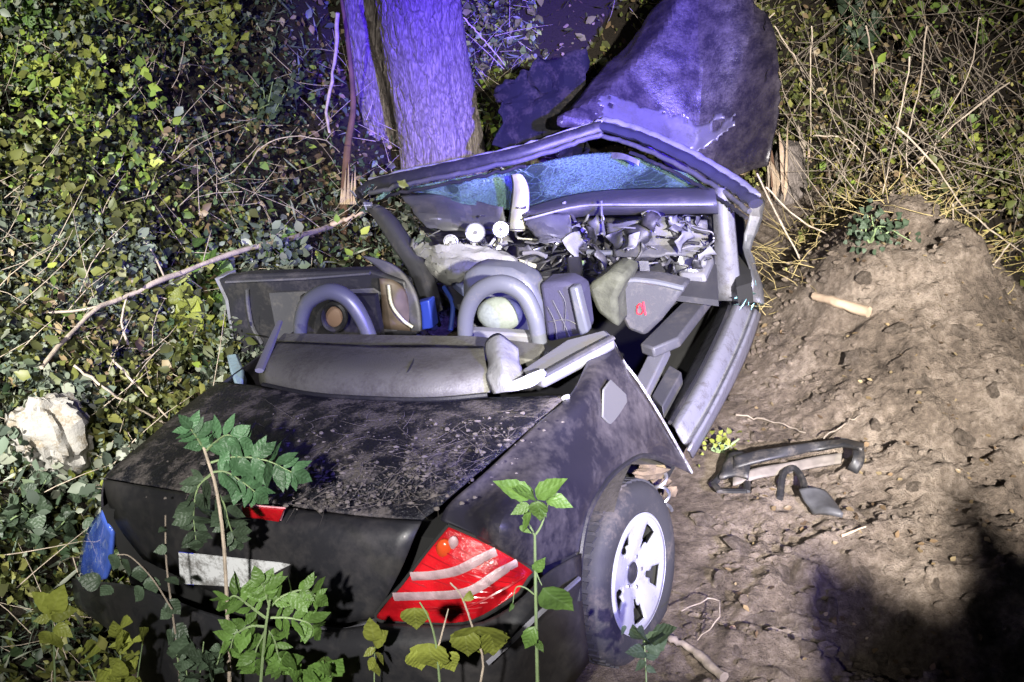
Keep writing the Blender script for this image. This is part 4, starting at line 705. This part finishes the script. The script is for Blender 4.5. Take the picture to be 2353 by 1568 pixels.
part('wiper_arm', MB().tube(curve([Kw(1205, 505, .99), Kw(1335, 474, 1.02), Kw(1480, 471, 1.02), Kw(1640, 470, 1.0)], 16), .006, 6), scratch)
panel('dash_cover', [[Kw(925, 455, .98), Kw(1000, 450, .98), Kw(1080, 462, .95), Kw(1160, 480, .95)], [Kw(955, 490, .93), Kw(1020, 490, .95), Kw(1085, 500, .90), Kw(1160, 505, .90)], [Kw(985, 530, .88), Kw(1030, 530, .88), Kw(1090, 530, .86), Kw(1165, 530, .86)]], plastic, res=5, sub=0, dent=.04, crump=.02, seed=39, thick=.01)
part('firewall', MB().plate([Kw(a, b, .62) for a, b in ((960, 520), (1640, 485), (1650, 690), (1400, 660), (1050, 700), (985, 650))], -Wv*.03), plastic)
# smashed dashboard: dials, trim, pipes, looms
for a, b, r, c in ((1092, 535, .050, .94), (1036, 556, .036, .91), (1150, 528, .040, .95)):
    p = Kw(a, b, c); tl_ = CAM-p+np.array([(a-1092)*.012, .3, (540-b)*.03]); F = frame(np.cross(U, tl_), tl_); mb = MB().tube([p-F[:, 2]*.03, p-F[:, 2]*.0, p+F[:, 2]*.006], [r, r, r*.9], 22); dl = part('dial', mb, cream)
    part('dial_ring', MB().tube([p+F[:, 2]*.008+r*.93*(math.cos(t)*F[:, 0]+math.sin(t)*F[:, 1]) for t in np.linspace(0, 6.283, 26)], .006, 6), steel, dl)
    part('dial_hub', MB().tube([p+F[:, 2]*.006, p+F[:, 2]*.012], r*.22, 10), plastic_d, dl)
    for t in np.linspace(.3, 5.2, 9): part('tick', MB().tube([p+F[:, 2]*.0085+r*.62*(math.cos(t)*F[:, 0]+math.sin(t)*F[:, 1]), p+F[:, 2]*.0085+r*.82*(math.cos(t)*F[:, 0]+math.sin(t)*F[:, 1])], .0022, 4), plastic_d, dl)
    part('dial_needle', MB().tube([p+F[:, 2]*.009, p+F[:, 2]*.009+F[:, 0]*r*.5+F[:, 1]*r*.3], .003, 4), redtag if a == 0 else plastic_d, dl)
cloth = mat('limp airbag cloth', (.20, .20, .19), .8, bump=.4, bscale=120, dirt=.5, dirtc=(.2, .18, .15), dscale=9, dlo=.5, dhi=.7)
panel('airbag_cloth', [[Kw(985, 575, .86), Kw(1030, 582, .90), Kw(1080, 570, .92), Kw(1130, 560, .92), Kw(1190, 552, .90)], [Kw(990, 600, .84), Kw(1035, 610, .86), Kw(1085, 600, .88), Kw(1140, 590, .88), Kw(1200, 580, .88)], [Kw(1005, 625, .78), Kw(1045, 635, .80), Kw(1090, 622, .83), Kw(1150, 615, .84), Kw(1215, 605, .84)]], cloth, res=12, sub=0, dent=.06, crump=.05, seed=51, thick=.004)
panel('airbag_cloth', [[Kw(1215, 520, .92), Kw(1260, 512, .93), Kw(1310, 505, .92)], [Kw(1225, 540, .90), Kw(1270, 535, .91), Kw(1315, 528, .90)], [Kw(1235, 562, .86), Kw(1280, 556, .87), Kw(1330, 550, .86)]], plastic, res=7, sub=0, dent=.06, crump=.02, seed=53, thick=.004)
panel('duct_cover', [[Kw(1400, 515, .90), Kw(1470, 506, .92), Kw(1540, 505, .90), Kw(1625, 506, .88)], [Kw(1405, 545, .84), Kw(1470, 540, .86), Kw(1540, 540, .85), Kw(1628, 540, .82)], [Kw(1410, 590, .76), Kw(1470, 590, .78), Kw(1540, 588, .77), Kw(1632, 585, .74)]], plastic, res=7, sub=0, dent=.05, crump=.02, seed=55, thick=.006)
wsx = panel('white_trim_strip', [[Kw(1176, 402, 1.13), Kw(1190, 400, 1.14), Kw(1200, 404, 1.13)], [Kw(1180, 430, 1.07), Kw(1198, 428, 1.09), Kw(1214, 432, 1.07)], [Kw(1174, 480, .98), Kw(1194, 480, 1.0), Kw(1214, 482, .98)], [Kw(1168, 530, .88), Kw(1190, 532, .90), Kw(1206, 530, .88)]], cream, res=2, sub=1, thick=.012)
part('black_clip', MB().plate([near(Kw(a, b, 1.0), .016) for a, b in ((1188, 458), (1210, 460), (1209, 480), (1187, 478))], -V*.01), plastic_d, wsx, bevel=.002)
q = np.random.default_rng(77)
mats_ = [plastic_l, plastic, plastic_d, steel, plastic_d, plastic, scratch, plastic, plastic_d]
def K2(a, b, c): return Kw(a, b, c)
for k in range(150):                           # pale pieces cluster at the dials, dark ones spread to the right
    left_ = k < 46
    a = q.normal(1085, 55) if left_ else q.uniform(1190, 1635); b = q.uniform(545, 630) if left_ else q.uniform(498, 615+(a-1200)*.06); c = .92-.0022*(b-490)+q.normal()*.04
    p = K2(a, b, c); d = q.normal(size=3); d /= np.linalg.norm(d); F = frame(d, q.normal(size=3)); sz = q.uniform(.018, .040) if left_ else q.uniform(.02, .06); kind = k % 5
    m = (cream, plastic_l, white, plastic, cream)[k % 5] if left_ else mats_[k % 9]
    if kind in (0, 1, 3):
        rows = [[p+F[:, 0]*sz*(i_-1)*q.uniform(.6, 1.3)+F[:, 1]*sz*(j_-1)*q.uniform(.6, 1.3)+F[:, 2]*sz*q.normal()*.45 for j_ in range(3)] for i_ in range(3)]
        panel('torn_sheet', rows, m, res=2, sub=0, dent=.012, crump=.004, seed=k, thick=.003)
    elif kind == 2: part('pipe_stub', MB().tube(curve([p-F[:, 1]*sz*1.5, p+F[:, 0]*sz*.3, p+F[:, 1]*sz*1.5], 7), sz*.26, 9), m)
    else: part('hinge_arm', MB().tube(curve([p-F[:, 0]*sz*2, p+F[:, 2]*sz*.6, p+F[:, 0]*sz*2+F[:, 1]*sz], 9), sz*.14, 7, flat=.4), m)
for k in range(70):                            # wiring looms ripped out of the bulkhead
    a, b = q.uniform(970, 1620), q.uniform(500, 640); c = .93-.002*(b-490); P_ = [K2(a, b, c)]
    dr_ = q.normal(size=2); dr_ /= np.linalg.norm(dr_)
    for e in range(4):
        dr_ = dr_+q.normal(size=2)*.6; dr_ /= np.linalg.norm(dr_); a = min(1640, max(965, a+dr_[0]*34)); b = min(655, max(496, b+dr_[1]*15)); P_.append(K2(a, b, .94-.002*(b-490)+q.normal()*.025))
    part('cable', MB().tube(curve(P_, 18), q.uniform(.0025, .006), 5), (plastic_d, plastic, plastic_d, plastic_l, plastic_l)[k % 5])
for pts, r, m in (([(1350, 580), (1400, 582), (1450, 575), (1530, 568), (1545, 562)], .014, silver), ([(1385, 540), (1430, 515), (1500, 508)], .009, plastic_l), ([(1470, 560), (1480, 600), (1470, 630)], .008, plastic_l), ([(1540, 530), (1590, 525), (1630, 535)], .012, plastic), ([(1400, 630), (1440, 610), (1475, 595)], .012, silver), ([(1180, 600), (1260, 580), (1340, 575), (1360, 590)], .006, plastic_d), ([(1210, 560), (1290, 555), (1350, 560), (1400, 590)], .006, plastic_d), ([(1240, 620), (1270, 590), (1320, 585), (1300, 610), (1250, 625)], .005, plastic_d), ([(1190, 548), (1260, 552), (1330, 545)], .004, cream), ([(1230, 640), (1300, 630), (1345, 600)], .007, plastic), ([(1130, 620), (1180, 600), (1230, 612)], .012, cream), ([(1000, 590), (1030, 600), (1060, 585)], .014, cream), ([(985, 640), (1005, 600), (1040, 580)], .010, cream), ([(1100, 610), (1130, 590), (1150, 565)], .012, cream), ([(1545, 500), (1560, 540), (1550, 590)], .010, plastic), ([(1580, 500), (1585, 545)], .012, silver), ([(1020, 660), (1040, 700), (1035, 760)], .012, mat('blue cable sleeve', (.03, .06, .30), .4)), ([(960, 640), (990, 690), (1010, 750)], .010, mat('green strip', (.10, .16, .05), .6)), ([(940, 620), (985, 680), (1005, 740)], .006, cream), ([(1340, 600), (1330, 640), (1345, 665)], .012, mat('green strip', (.1, .1, .1)))):
    part('loom_pipe', MB().tube(curve([K2(a, b, .93-.0018*(b-490)+.05*(b > 640)) for a, b in pts], 18), r, 7), m)
part('gear_shroud', MB().plate([Kw(a, b, .72) for a, b in ((1040, 600), (1085, 590), (1100, 640), (1060, 660), (1035, 640))], -Wv*.06), mat('pale blue plastic', (.25, .28, .48), .4), bevel=.012)
part('black_column', MB().plate([Kw(a, b, .80) for a, b in ((1300, 590), (1335, 588), (1340, 655), (1308, 650))], -Wv*.05), plastic_d, bevel=.01)
part('airbag_box', MB().plate([Kw(a, b, .66) for a, b in ((1550, 580), (1600, 560), (1640, 585), (1620, 630), (1560, 625))], -Wv*.06), plastic_l, bevel=.02)
part('kick_panel', MB().plate([Kw(a, b, .50) for a, b in ((1540, 640), (1640, 610), (1650, 660), (1580, 740), (1520, 720))], -Wv*.04), plastic, bevel=.008)
part('foil_scrap', MB().plate([Kw(a, b, .78) for a, b in ((1468, 600), (1490, 600), (1494, 630), (1472, 632))], -Wv*.02), white, smooth=False)
# bonnet folded up against the bank, front wing
BN = [[D(1285, 318, 5.62), D(1400, 300, 5.60), D(1540, 330, 5.52), D(1660, 385, 5.45), D(1744, 408, 5.42)], [D(1325, 245, 5.80), D(1430, 235, 5.78), D(1560, 250, 5.72), D(1680, 275, 5.70), D(1762, 268, 5.74)],
      [D(1362, 160, 6.02), D(1450, 150, 5.98), D(1570, 160, 5.94), D(1670, 165, 5.96), D(1738, 165, 6.05)], [D(1398, 85, 6.25), D(1480, 75, 6.2), D(1570, 68, 6.18), D(1650, 72, 6.2), D(1698, 88, 6.3)], [D(1430, 25, 6.5), D(1500, 0, 6.45), D(1570, -15, 6.42), D(1630, -8, 6.45), D(1668, 22, 6.5)]]
bn = panel('bonnet', BN, bonnetM, res=10, sub=0, dent=.025, seed=43, thick=.012, crump=.12)
def subpatch(name, rows, res, dent, seed, m, par, keep, off):
    R = np.array(rows, float); h, w = R.shape[:2]; R = resamp(resamp(R, (h-1)*res+1).transpose(1, 0, 2), (w-1)*res+1).transpose(1, 0, 2); h, w = R.shape[:2]
    gu = np.gradient(R, axis=0); gv = np.gradient(R, axis=1); nn = np.cross(gu, gv); nn /= np.linalg.norm(nn, axis=2)[..., None]+1e-9
    ii, jj = np.meshgrid(np.arange(h)/res, np.arange(w)/res, indexing='ij'); R = R+nn*(fbm(ii*1.3+seed*7.7, jj*1.3+seed*3.1, 4)*dent)[..., None]; gu = np.gradient(R, axis=0); gv = np.gradient(R, axis=1); nn = np.cross(gu, gv); nn /= np.linalg.norm(nn, axis=2)[..., None]+1e-9; R = R+nn*(folds(ii, jj, seed)*.12)[..., None]; tc_ = CAM-R; tc_ /= np.linalg.norm(tc_, axis=2)[..., None]; R = R+tc_*off
    fs = [(i*w+j, i*w+j+1, (i+1)*w+j+1, (i+1)*w+j) for i in range(h-1) for j in range(w-1) if keep(i/res, j/res)]; us = sorted({k for f in fs for k in f}); mp = {k: n_ for n_, k in enumerate(us)}
    return mk(name, R.reshape(-1, 3)[us], [tuple(mp[k] for k in f) for f in fs], m, par, car, True, 0, 0, .002, ang=80)
def kp(i, j):
    n_ = float(fbm(np.array(i*5.), np.array(j*5.), 4))*.9; return .30+.10*j+n_*.5 < i < 1.22+n_-.05*j and .62+n_+.35*max(0, .8-i) < j < 3.05+n_*.6-1.1*max(0, .95-i)
subpatch('pale_patch', BN, 20, .025, 43, mat('paler grey bonnet paint', (.06, .056, .075), .3, 0, dirt=.9, dirtc=(.03, .027, .03), dscale=9, dlo=.44, dhi=.66), bn, kp, .012)  # paler grey patch laid just over the bonnet
panel('front_wing', [[D(1140, 228, 6.2), D(1240, 165, 6.3), D(1345, 112, 6.35)], [D(1150, 280, 6.05), D(1245, 245, 6.15), D(1345, 215, 6.2)], [D(1130, 335, 5.9), D(1240, 320, 5.95), D(1300, 300, 5.9)]], mat('blue black wing paint', (.006, .006, .008), .85, spec=.08, dirt=.6, dirtc=(.03, .025, .022), dscale=8), res=10, sub=0, dent=.10, crump=.14, seed=47, thick=.012)
# engine bay box behind the scuttle so the frame does not look into nothing
part('engine_block', MB().box(Q(-.35, 3.0, .45), U*.45, V*.30, Wv*.25), plastic_d, bevel=.03)
# leaves fallen on the windscreen frame
# ================================================================== foreground plants
ML = {}
def LD(kind, m, seed=0):
    k = (kind, m.name, seed)
    if k not in ML: ML[k] = leafdata(kind, m, seed)
    return ML[k]
TOCAM = lambda p: (CAM-np.asarray(p))/np.linalg.norm(CAM-np.asarray(p))
def leafto(t, kind, m, a, b, y, wid=1.0, nm='leaf', tilt=.5, sc=.86):
    p, e = D(a[0], a[1], y), D(a[0]+(b[0]-a[0])*sc, a[1]+(b[1]-a[1])*sc, y-.02); q = rng.normal(size=3)*tilt
    return putleaf(LD(kind, m, int(rng.integers(0, 3))), nm, p, e-p, TOCAM(p)+q+np.array([0, 0, .3]), np.linalg.norm(e-p), t, t, wid)
def frond(t, m, pts, y, n, ll, y2=None):       # compound leaf: midrib with paired leaflets
    P = curve([D(a, b, y+((y2 or y)-y)*i/(len(pts)-1)) for i, (a, b) in enumerate(pts)], 20); MB().tube(P, np.linspace(.0035, .0015, 20), 5).build('midrib', stemG, t, t)
    for k in range(n):
        i = int(3+16*k/(n-1)); p = P[min(i, 19)]; tg = P[min(i+1, 19)]-P[i-1]; tg /= np.linalg.norm(tg); vw = TOCAM(p); sd = np.cross(vw, tg); L = ll*(.7+.5*math.sin(math.pi*(k+1)/(n+1)))
        for s_ in (-1, 1): putleaf(LD('oval', m, int(rng.integers(0, 4))), 'leaflet', p, sd*s_+tg*.55+rng.normal(size=3)*.15, vw+rng.normal(size=3)*.6, L*rng.uniform(.75, 1.2), t, t, rng.uniform(.85, 1.15))
    putleaf(LD('oval', m, 1), 'leaflet', P[-1], tg, TOCAM(P[-1])+rng.normal(size=3)*.3, ll, t, t, 1.35)
def stem(t, pts, y, r, m=None, y2=None): MB().tube(curve([D(a, b, y+((y2 or y)-y)*i/(len(pts)-1)) for i, (a, b) in enumerate(pts)], 16), np.linspace(r*.62, r*.34, 16), 7).build('stem', m or stemG, t, t)
def foot(px, y):
    p = D(px, 1700, y); p[2] = float(ground(p[0], p[1])); return p
t = thing('sapling', foot(520, 1.85), 'young tree with feathery cool green leaves in front of the boot left', 'sapling')
stem(t, [(530, 1700), (525, 1480), (515, 1260), (498, 1130), (478, 1060), (462, 1010)], 1.85, .009, twigP, 1.98)
frond(t, leafT, [(478, 1065), (540, 1050), (610, 1058), (670, 1085)], 1.96, 10, .060); frond(t, leafT, [(470, 1040), (490, 1020), (520, 1000), (545, 1010)], 1.97, 6, .048)
frond(t, leafT, [(470, 1035), (455, 1010), (438, 985)], 1.97, 5, .045); frond(t, leafO, [(485, 1090), (455, 1120), (445, 1180), (450, 1240)], 1.94, 10, .055); frond(t, leafO, [(500, 1130), (515, 1160), (525, 1200), (540, 1240)], 1.94, 7, .052)
frond(t, leafT, [(490, 1085), (520, 1085), (560, 1110), (585, 1130)], 1.93, 7, .055)
t = thing('sapling', foot(600, 1.72), 'bushy bright green plant in front of the number plate', 'sapling'); stem(t, [(590, 1700), (600, 1560), (610, 1450), (620, 1380)], 1.70, .008)
for pts in ([(615, 1400), (650, 1370), (700, 1355), (725, 1370)], [(612, 1420), (660, 1420), (705, 1430), (720, 1445)], [(610, 1420), (570, 1390), (540, 1370), (520, 1380)], [(608, 1440), (575, 1440), (540, 1460), (530, 1490)], [(610, 1440), (630, 1470), (640, 1510), (650, 1530)], [(610, 1450), (590, 1490), (585, 1530)], [(618, 1390), (610, 1360), (600, 1340)]): frond(t, leafG, pts, 1.72, 7, .048)
t = thing('sapling', foot(1235, 1.55), 'slender upright seedling with few broad leaves between tail lamp and wheel', 'sapling'); stem(t, [(1240, 1720), (1235, 1560), (1232, 1420), (1230, 1300), (1229, 1230)], 1.56, .0075); stem(t, [(1229, 1232), (1215, 1205), (1200, 1190)], 1.57, .004); stem(t, [(1229, 1232), (1245, 1205), (1262, 1150), (1278, 1110)], 1.57, .004); stem(t, [(1232, 1370), (1205, 1350), (1185, 1352), (1178, 1390)], 1.57, .003); stem(t, [(1230, 1310), (1238, 1330), (1245, 1345)], 1.56, .003)
for a, b, w_ in (((1215, 1140), (1140, 1098), .8), ((1225, 1145), (1185, 1108), 1.0), ((1235, 1140), (1293, 1092), .8), ((1236, 1150), (1240, 1212), 1.3), ((1255, 1145), (1328, 1165), .9), ((1215, 1160), (1168, 1185), .9), ((1222, 1178), (1188, 1226), .9), ((1240, 1160), (1262, 1190), 1.0), ((1248, 1348), (1332, 1432), 1.05), ((1228, 1440), (1200, 1508), .9), ((1232, 1470), (1252, 1508), .8), ((1230, 1310), (1250, 1290), .8), ((1178, 1388), (1172, 1408), .8), ((1195, 1210), (1222, 1228), .7)): leafto(t, 'ovate', leafG, a, b, 1.56, w_*.9, tilt=.35)
t = thing('weed', foot(1010, 1.55), 'weed with round yellow green leaves below the red tail lamp', 'weed'); stem(t, [(1020, 1700), (1008, 1540), (1000, 1470), (985, 1420), (965, 1385)], 1.55, .005); stem(t, [(1004, 1500), (1020, 1440), (1030, 1400)], 1.55, .004, twigP); stem(t, [(1060, 1700), (1110, 1540), (1085, 1440), (1060, 1370), (1035, 1340)], 1.56, .005, twigP)
for a, b, w_ in (((952, 1395), (958, 1468), 1.2), ((985, 1478), (1010, 1565), 1.4), ((960, 1490), (975, 1560), 1.3), ((1100, 1435), (1112, 1545), 1.4), ((1070, 1450), (1075, 1530), 1.2), ((1130, 1450), (1140, 1535), 1.1), ((1025, 1500), (1050, 1560), 1.1), ((1085, 1365), (1060, 1385), 1.0)): leafto(t, 'heart', leafY, a, b, 1.56, w_*.8, tilt=.3)
t = thing('weed', foot(120, 2.1), 'yellowing leafy weed at the lower left corner', 'weed'); stem(t, [(130, 1700), (125, 1520), (120, 1400)], 2.1, .006)
for a, b, w_ in (((120, 1400), (70, 1350), 1.1), ((120, 1400), (150, 1345), 1.1), ((120, 1410), (185, 1400), 1.2), ((115, 1420), (60, 1430), 1.2), ((125, 1440), (185, 1470), 1.2), ((115, 1450), (75, 1500), 1.2), ((125, 1450), (140, 1520), 1.3), ((120, 1400), (110, 1440), 1.2), ((110, 1380), (95, 1420), 1.1), ((150, 1420), (165, 1450), 1.1)): leafto(t, 'ovate', leafY, a, b, 2.1, w_*.8, tilt=.6, sc=.72)
t = thing('climber', foot(380, 1.95), 'dull green climbing shoot hanging in front of the bumper at left', 'climber'); stem(t, [(420, 1700), (410, 1520), (395, 1400), (382, 1290), (380, 1185)], 1.92, .006, twigM, 2.02); stem(t, [(395, 1400), (350, 1330), (300, 1280), (270, 1275)], 1.95, .004, twigM)
for a, b in (((270, 1275), (250, 1320)), ((295, 1285), (285, 1335)), ((320, 1300), (325, 1350)), ((345, 1325), (360, 1375)), ((385, 1380), (420, 1420)), ((392, 1400), (360, 1430)), ((398, 1440), (440, 1470)), ((400, 1450), (375, 1490)), ((405, 1480), (400, 1530)), ((381, 1215), (360, 1222)), ((383, 1260), (350, 1270)), ((385, 1330), (415, 1335)), ((230, 1340), (170, 1330)), ((255, 1345), (225, 1380)), ((330, 1350), (300, 1390))): leafto(t, 'ovate', leafO, a, b, 1.97, 1.2, tilt=.5)
t = thing('weed', foot(1480, 2.0), 'dark green weed growing up against the rear wheel', 'weed'); stem(t, [(1490, 1700), (1485, 1560), (1480, 1460)], 2.0, .005)
for a, b in (((1480, 1470), (1430, 1430)), ((1482, 1475), (1470, 1420)), ((1484, 1480), (1530, 1420)), ((1486, 1490), (1555, 1440)), ((1482, 1500), (1420, 1490)), ((1484, 1510), (1540, 1500)), ((1484, 1520), (1440, 1550)), ((1486, 1530), (1520, 1560)), ((1440, 1440), (1415, 1470)), ((1500, 1470), (1560, 1410))): leafto(t, 'ovate', leafO, a, b, 2.0, 1.0, tilt=.7, sc=.62)
t = thing('weed', foot(860, 1.75), 'small narrow leaved shoot under the boot seal at the lower edge', 'weed'); stem(t, [(862, 1700), (860, 1560), (862, 1470)], 1.75, .004)
for a, b in (((862, 1470), (845, 1430)), ((862, 1480), (880, 1450)), ((862, 1490), (830, 1510)), ((862, 1500), (890, 1530)), ((861, 1510), (840, 1550)), ((861, 1520), (870, 1565))): leafto(t, 'oval', leafY, a, b, 1.75, 1.2, tilt=.4)
def weed(label, px, y, top, n, m, seed, ls):
    q = np.random.default_rng(seed); t = thing('weed', foot(px, y), label, 'weed')
    for k in range(4):
        x1 = px+q.normal()*45; tp_ = top+q.uniform(0, 60); stem(t, [(px, 1720), ((px+x1)/2, 1600), (x1, tp_)], y, .0045)
        for i in range(n):
            f = q.uniform(.25, 1); a, b = px+(x1-px)*f, 1650+(tp_-1650)*f; an = q.uniform(0, 6.28); leafto(t, 'ovate', m, (a, b), (a+math.cos(an)*ls, b+math.sin(an)*ls*.8-8), y+q.normal()*.02, q.uniform(.8, 1.2), tilt=.7)
weed('low weed with small pale leaves left of the bright green plant', 440, 1.80, 1440, 13, leafO, 5, 32)
weed('low yellow green weed in front of the left bumper corner', 285, 1.95, 1425, 13, leafY, 6, 31)
weed('low green weed at the lower edge right of the bright green plant', 735, 1.68, 1490, 11, leafG, 7, 29)
# shrubs on the banks, each one a plant
def shrub(name, label, px, py, w_, h_, n, m, kind, ls, seed, y=None):
    q = np.random.default_rng(seed); b = G(px, py); t = thing(name, b, label, 'shrub')
    for k in range(9):
        e = b+np.array([q.normal()*w_*.4, q.normal()*w_*.3, h_*q.uniform(.6, 1.1)]); P = curve([b, (b+e)/2+q.normal(size=3)*.03, e], 8); MB().tube(P, np.linspace(.006, .002, 8), 5).build('stem', stemG, t, t)
        for i in range(n//9):
            p = P[q.integers(2, 8)]+q.normal(size=3)*np.array([.05, .05, .04]); d = q.normal(size=3)+np.array([0, -.2, .1]); putleaf(LD(kind, m, int(q.integers(0, 3))), 'leaf', p, d, TOCAM(p)+q.normal(size=3)*.6+np.array([0, 0, .4]), ls*q.uniform(.7, 1.3), t, t, 1.15)
shrub('shrub', 'lime green shrub growing against the folded door', 455, 800, .22, .32, 110, leafY, 'ovate', .07, 1)
shrub('shrub', 'lime green shrub between fallen branch and door top', 500, 690, .2, .25, 72, leafG, 'ovate', .07, 2)
shrub('shrub', 'bright yellow green shrub high on the bank at upper left', 190, 260, .22, .3, 108, leafY, 'ovate', .058, 3)
shrub('shrub', 'pale green shrub in the top left corner', 70, 120, .25, .3, 81, leafG, 'lobed', .066, 4)
shrub('shrub', 'broad leaved shrub at the top edge left of the trunks', 510, 120, .22, .3, 72, leafY, 'lobed', .062, 5)
shrub('shrub', 'grey green broad leaved shrub in the middle of the left bank', 610, 290, .3, .3, 81, leafO, 'lobed', .062, 6)
shrub('shrub', 'light green seedling clump right of the fallen branch tip', 640, 600, .12, .12, 27, leafG, 'oval', .09, 7)
shrub('shrub', 'small shrub with cool green leaves at the foot of the thick trunk', 1170, 310, .1, .14, 27, leafT, 'ovate', .08, 8)
shrub('shrub', 'pale budding shrub beside the front wing', 1250, 290, .12, .2, 27, leafO, 'oval', .09, 9)
shrub('shrub', 'olive shrub between the bonnet and the upper right brush', 1970, 130, .3, .35, 72, leafO, 'ovate', .08, 10)
shrub('shrub', 'yellow leaved scrub patch on the rim of the soil bank', 2000, 560, .3, .10, 126, leafO, 'ovate', .034, 11)
shrub('shrub', 'low mossy tuft on the soil beside the sill end', 1655, 1040, .08, .05, 45, leafY, 'ovate', .025, 12)
shrub('shrub', 'yellow flecked weed right under the white boulder', 190, 1095, .15, .12, 36, leafY, 'ovate', .045, 13)
shrub('shrub', 'olive weed clump at the left edge beside the left tail lamp', 90, 1250, .2, .25, 81, leafO, 'ovate', .06, 14)
# leaf lying on the windscreen header
p = near(Kw(922, 432, 1.09), .05); F = None
o = putleaf(LD('lobed', leafY, 1), 'fallen_leaf', p, np.array([.2, .3, .4]), TOCAM(p), .055, None, None, 1.3); tag(o, 'single yellow green leaf stuck on the windscreen header', 'leaf')
# ================================================================== broken bracket on the soil
def GS(a, b, h=.05): return G(a, b)+np.array([0, 0, h])
bb = thing('broken_bracket', G(1800, 1110), 'broken black plastic bracket lying on the bare soil', 'bracket')
top = [(1682, 1090), (1740, 1074), (1800, 1064), (1870, 1049), (1930, 1040), (1975, 1054)]
sheet('arm', [[GS(a, b, .075) for a, b in top], [GS(a, b+9, .10) for a, b in top], [GS(a-2, b+22, .085) for a, b in top]], blackpl, bb, bb, thick=.014, sub=0, res=4, dent=.012, crump=.004, seed=61)
sheet('inner_rib', [[GS(a, b+22, .05) for a, b in top[:5]], [GS(a, b+38, .03) for a, b in top[:5]]], mat('paler grey plastic', (.13, .112, .10), .8, var=.3), bb, bb, thick=.012, sub=0, res=4, dent=.012, seed=62)  # band below the arm in a paler grey
sheet('hook', [[GS(1950, 1048, .08), GS(1978, 1056, .07)], [GS(1955, 1070, .05), GS(1980, 1082, .05)], [GS(1945, 1085, .02), GS(1968, 1098, .02)]], blackpl, bb, bb, thick=.014, sub=0, res=3, dent=.01, seed=63)
sheet('knuckle', [[GS(1668, 1068, .06), GS(1700, 1070, .07), GS(1716, 1085, .06)], [GS(1660, 1090, .08), GS(1690, 1092, .10), GS(1718, 1100, .08)], [GS(1650, 1118, .05), GS(1685, 1118, .06), GS(1716, 1122, .04)]], blackpl, bb, bb, thick=.016, sub=0, res=3, dent=.03, crump=.008, seed=64)
for k, (a, b, c, d) in enumerate(((1638, 1128, 1662, 1098), (1648, 1145, 1714, 1146), (1714, 1146, 1714, 1112), (1638, 1128, 1652, 1146))): MB().tube([GS(a, b, .04), GS(c, d, .04)], .015, 6, flat=.45).build('loop_strip', blackpl, bb, ang=30)
MB().tube(curve([GS(1790, 1155, .02), GS(1795, 1115, .06), GS(1818, 1105, .07), GS(1838, 1125, .06), GS(1850, 1155, .03)], 16), .015, 7).build('clip', blackpl, bb)
sheet('plate', [[GS(1832, 1150, .05), GS(1862, 1148, .06), GS(1892, 1152, .05)], [GS(1845, 1175, .06), GS(1880, 1172, .07), GS(1912, 1178, .05)], [GS(1868, 1200, .04), GS(1895, 1200, .05), GS(1932, 1202, .03)]], mat('scuffed dark plastic', (.06, .06, .065), .5, var=.3), bb, bb, thick=.02, sub=1, dent=.03, res=2)
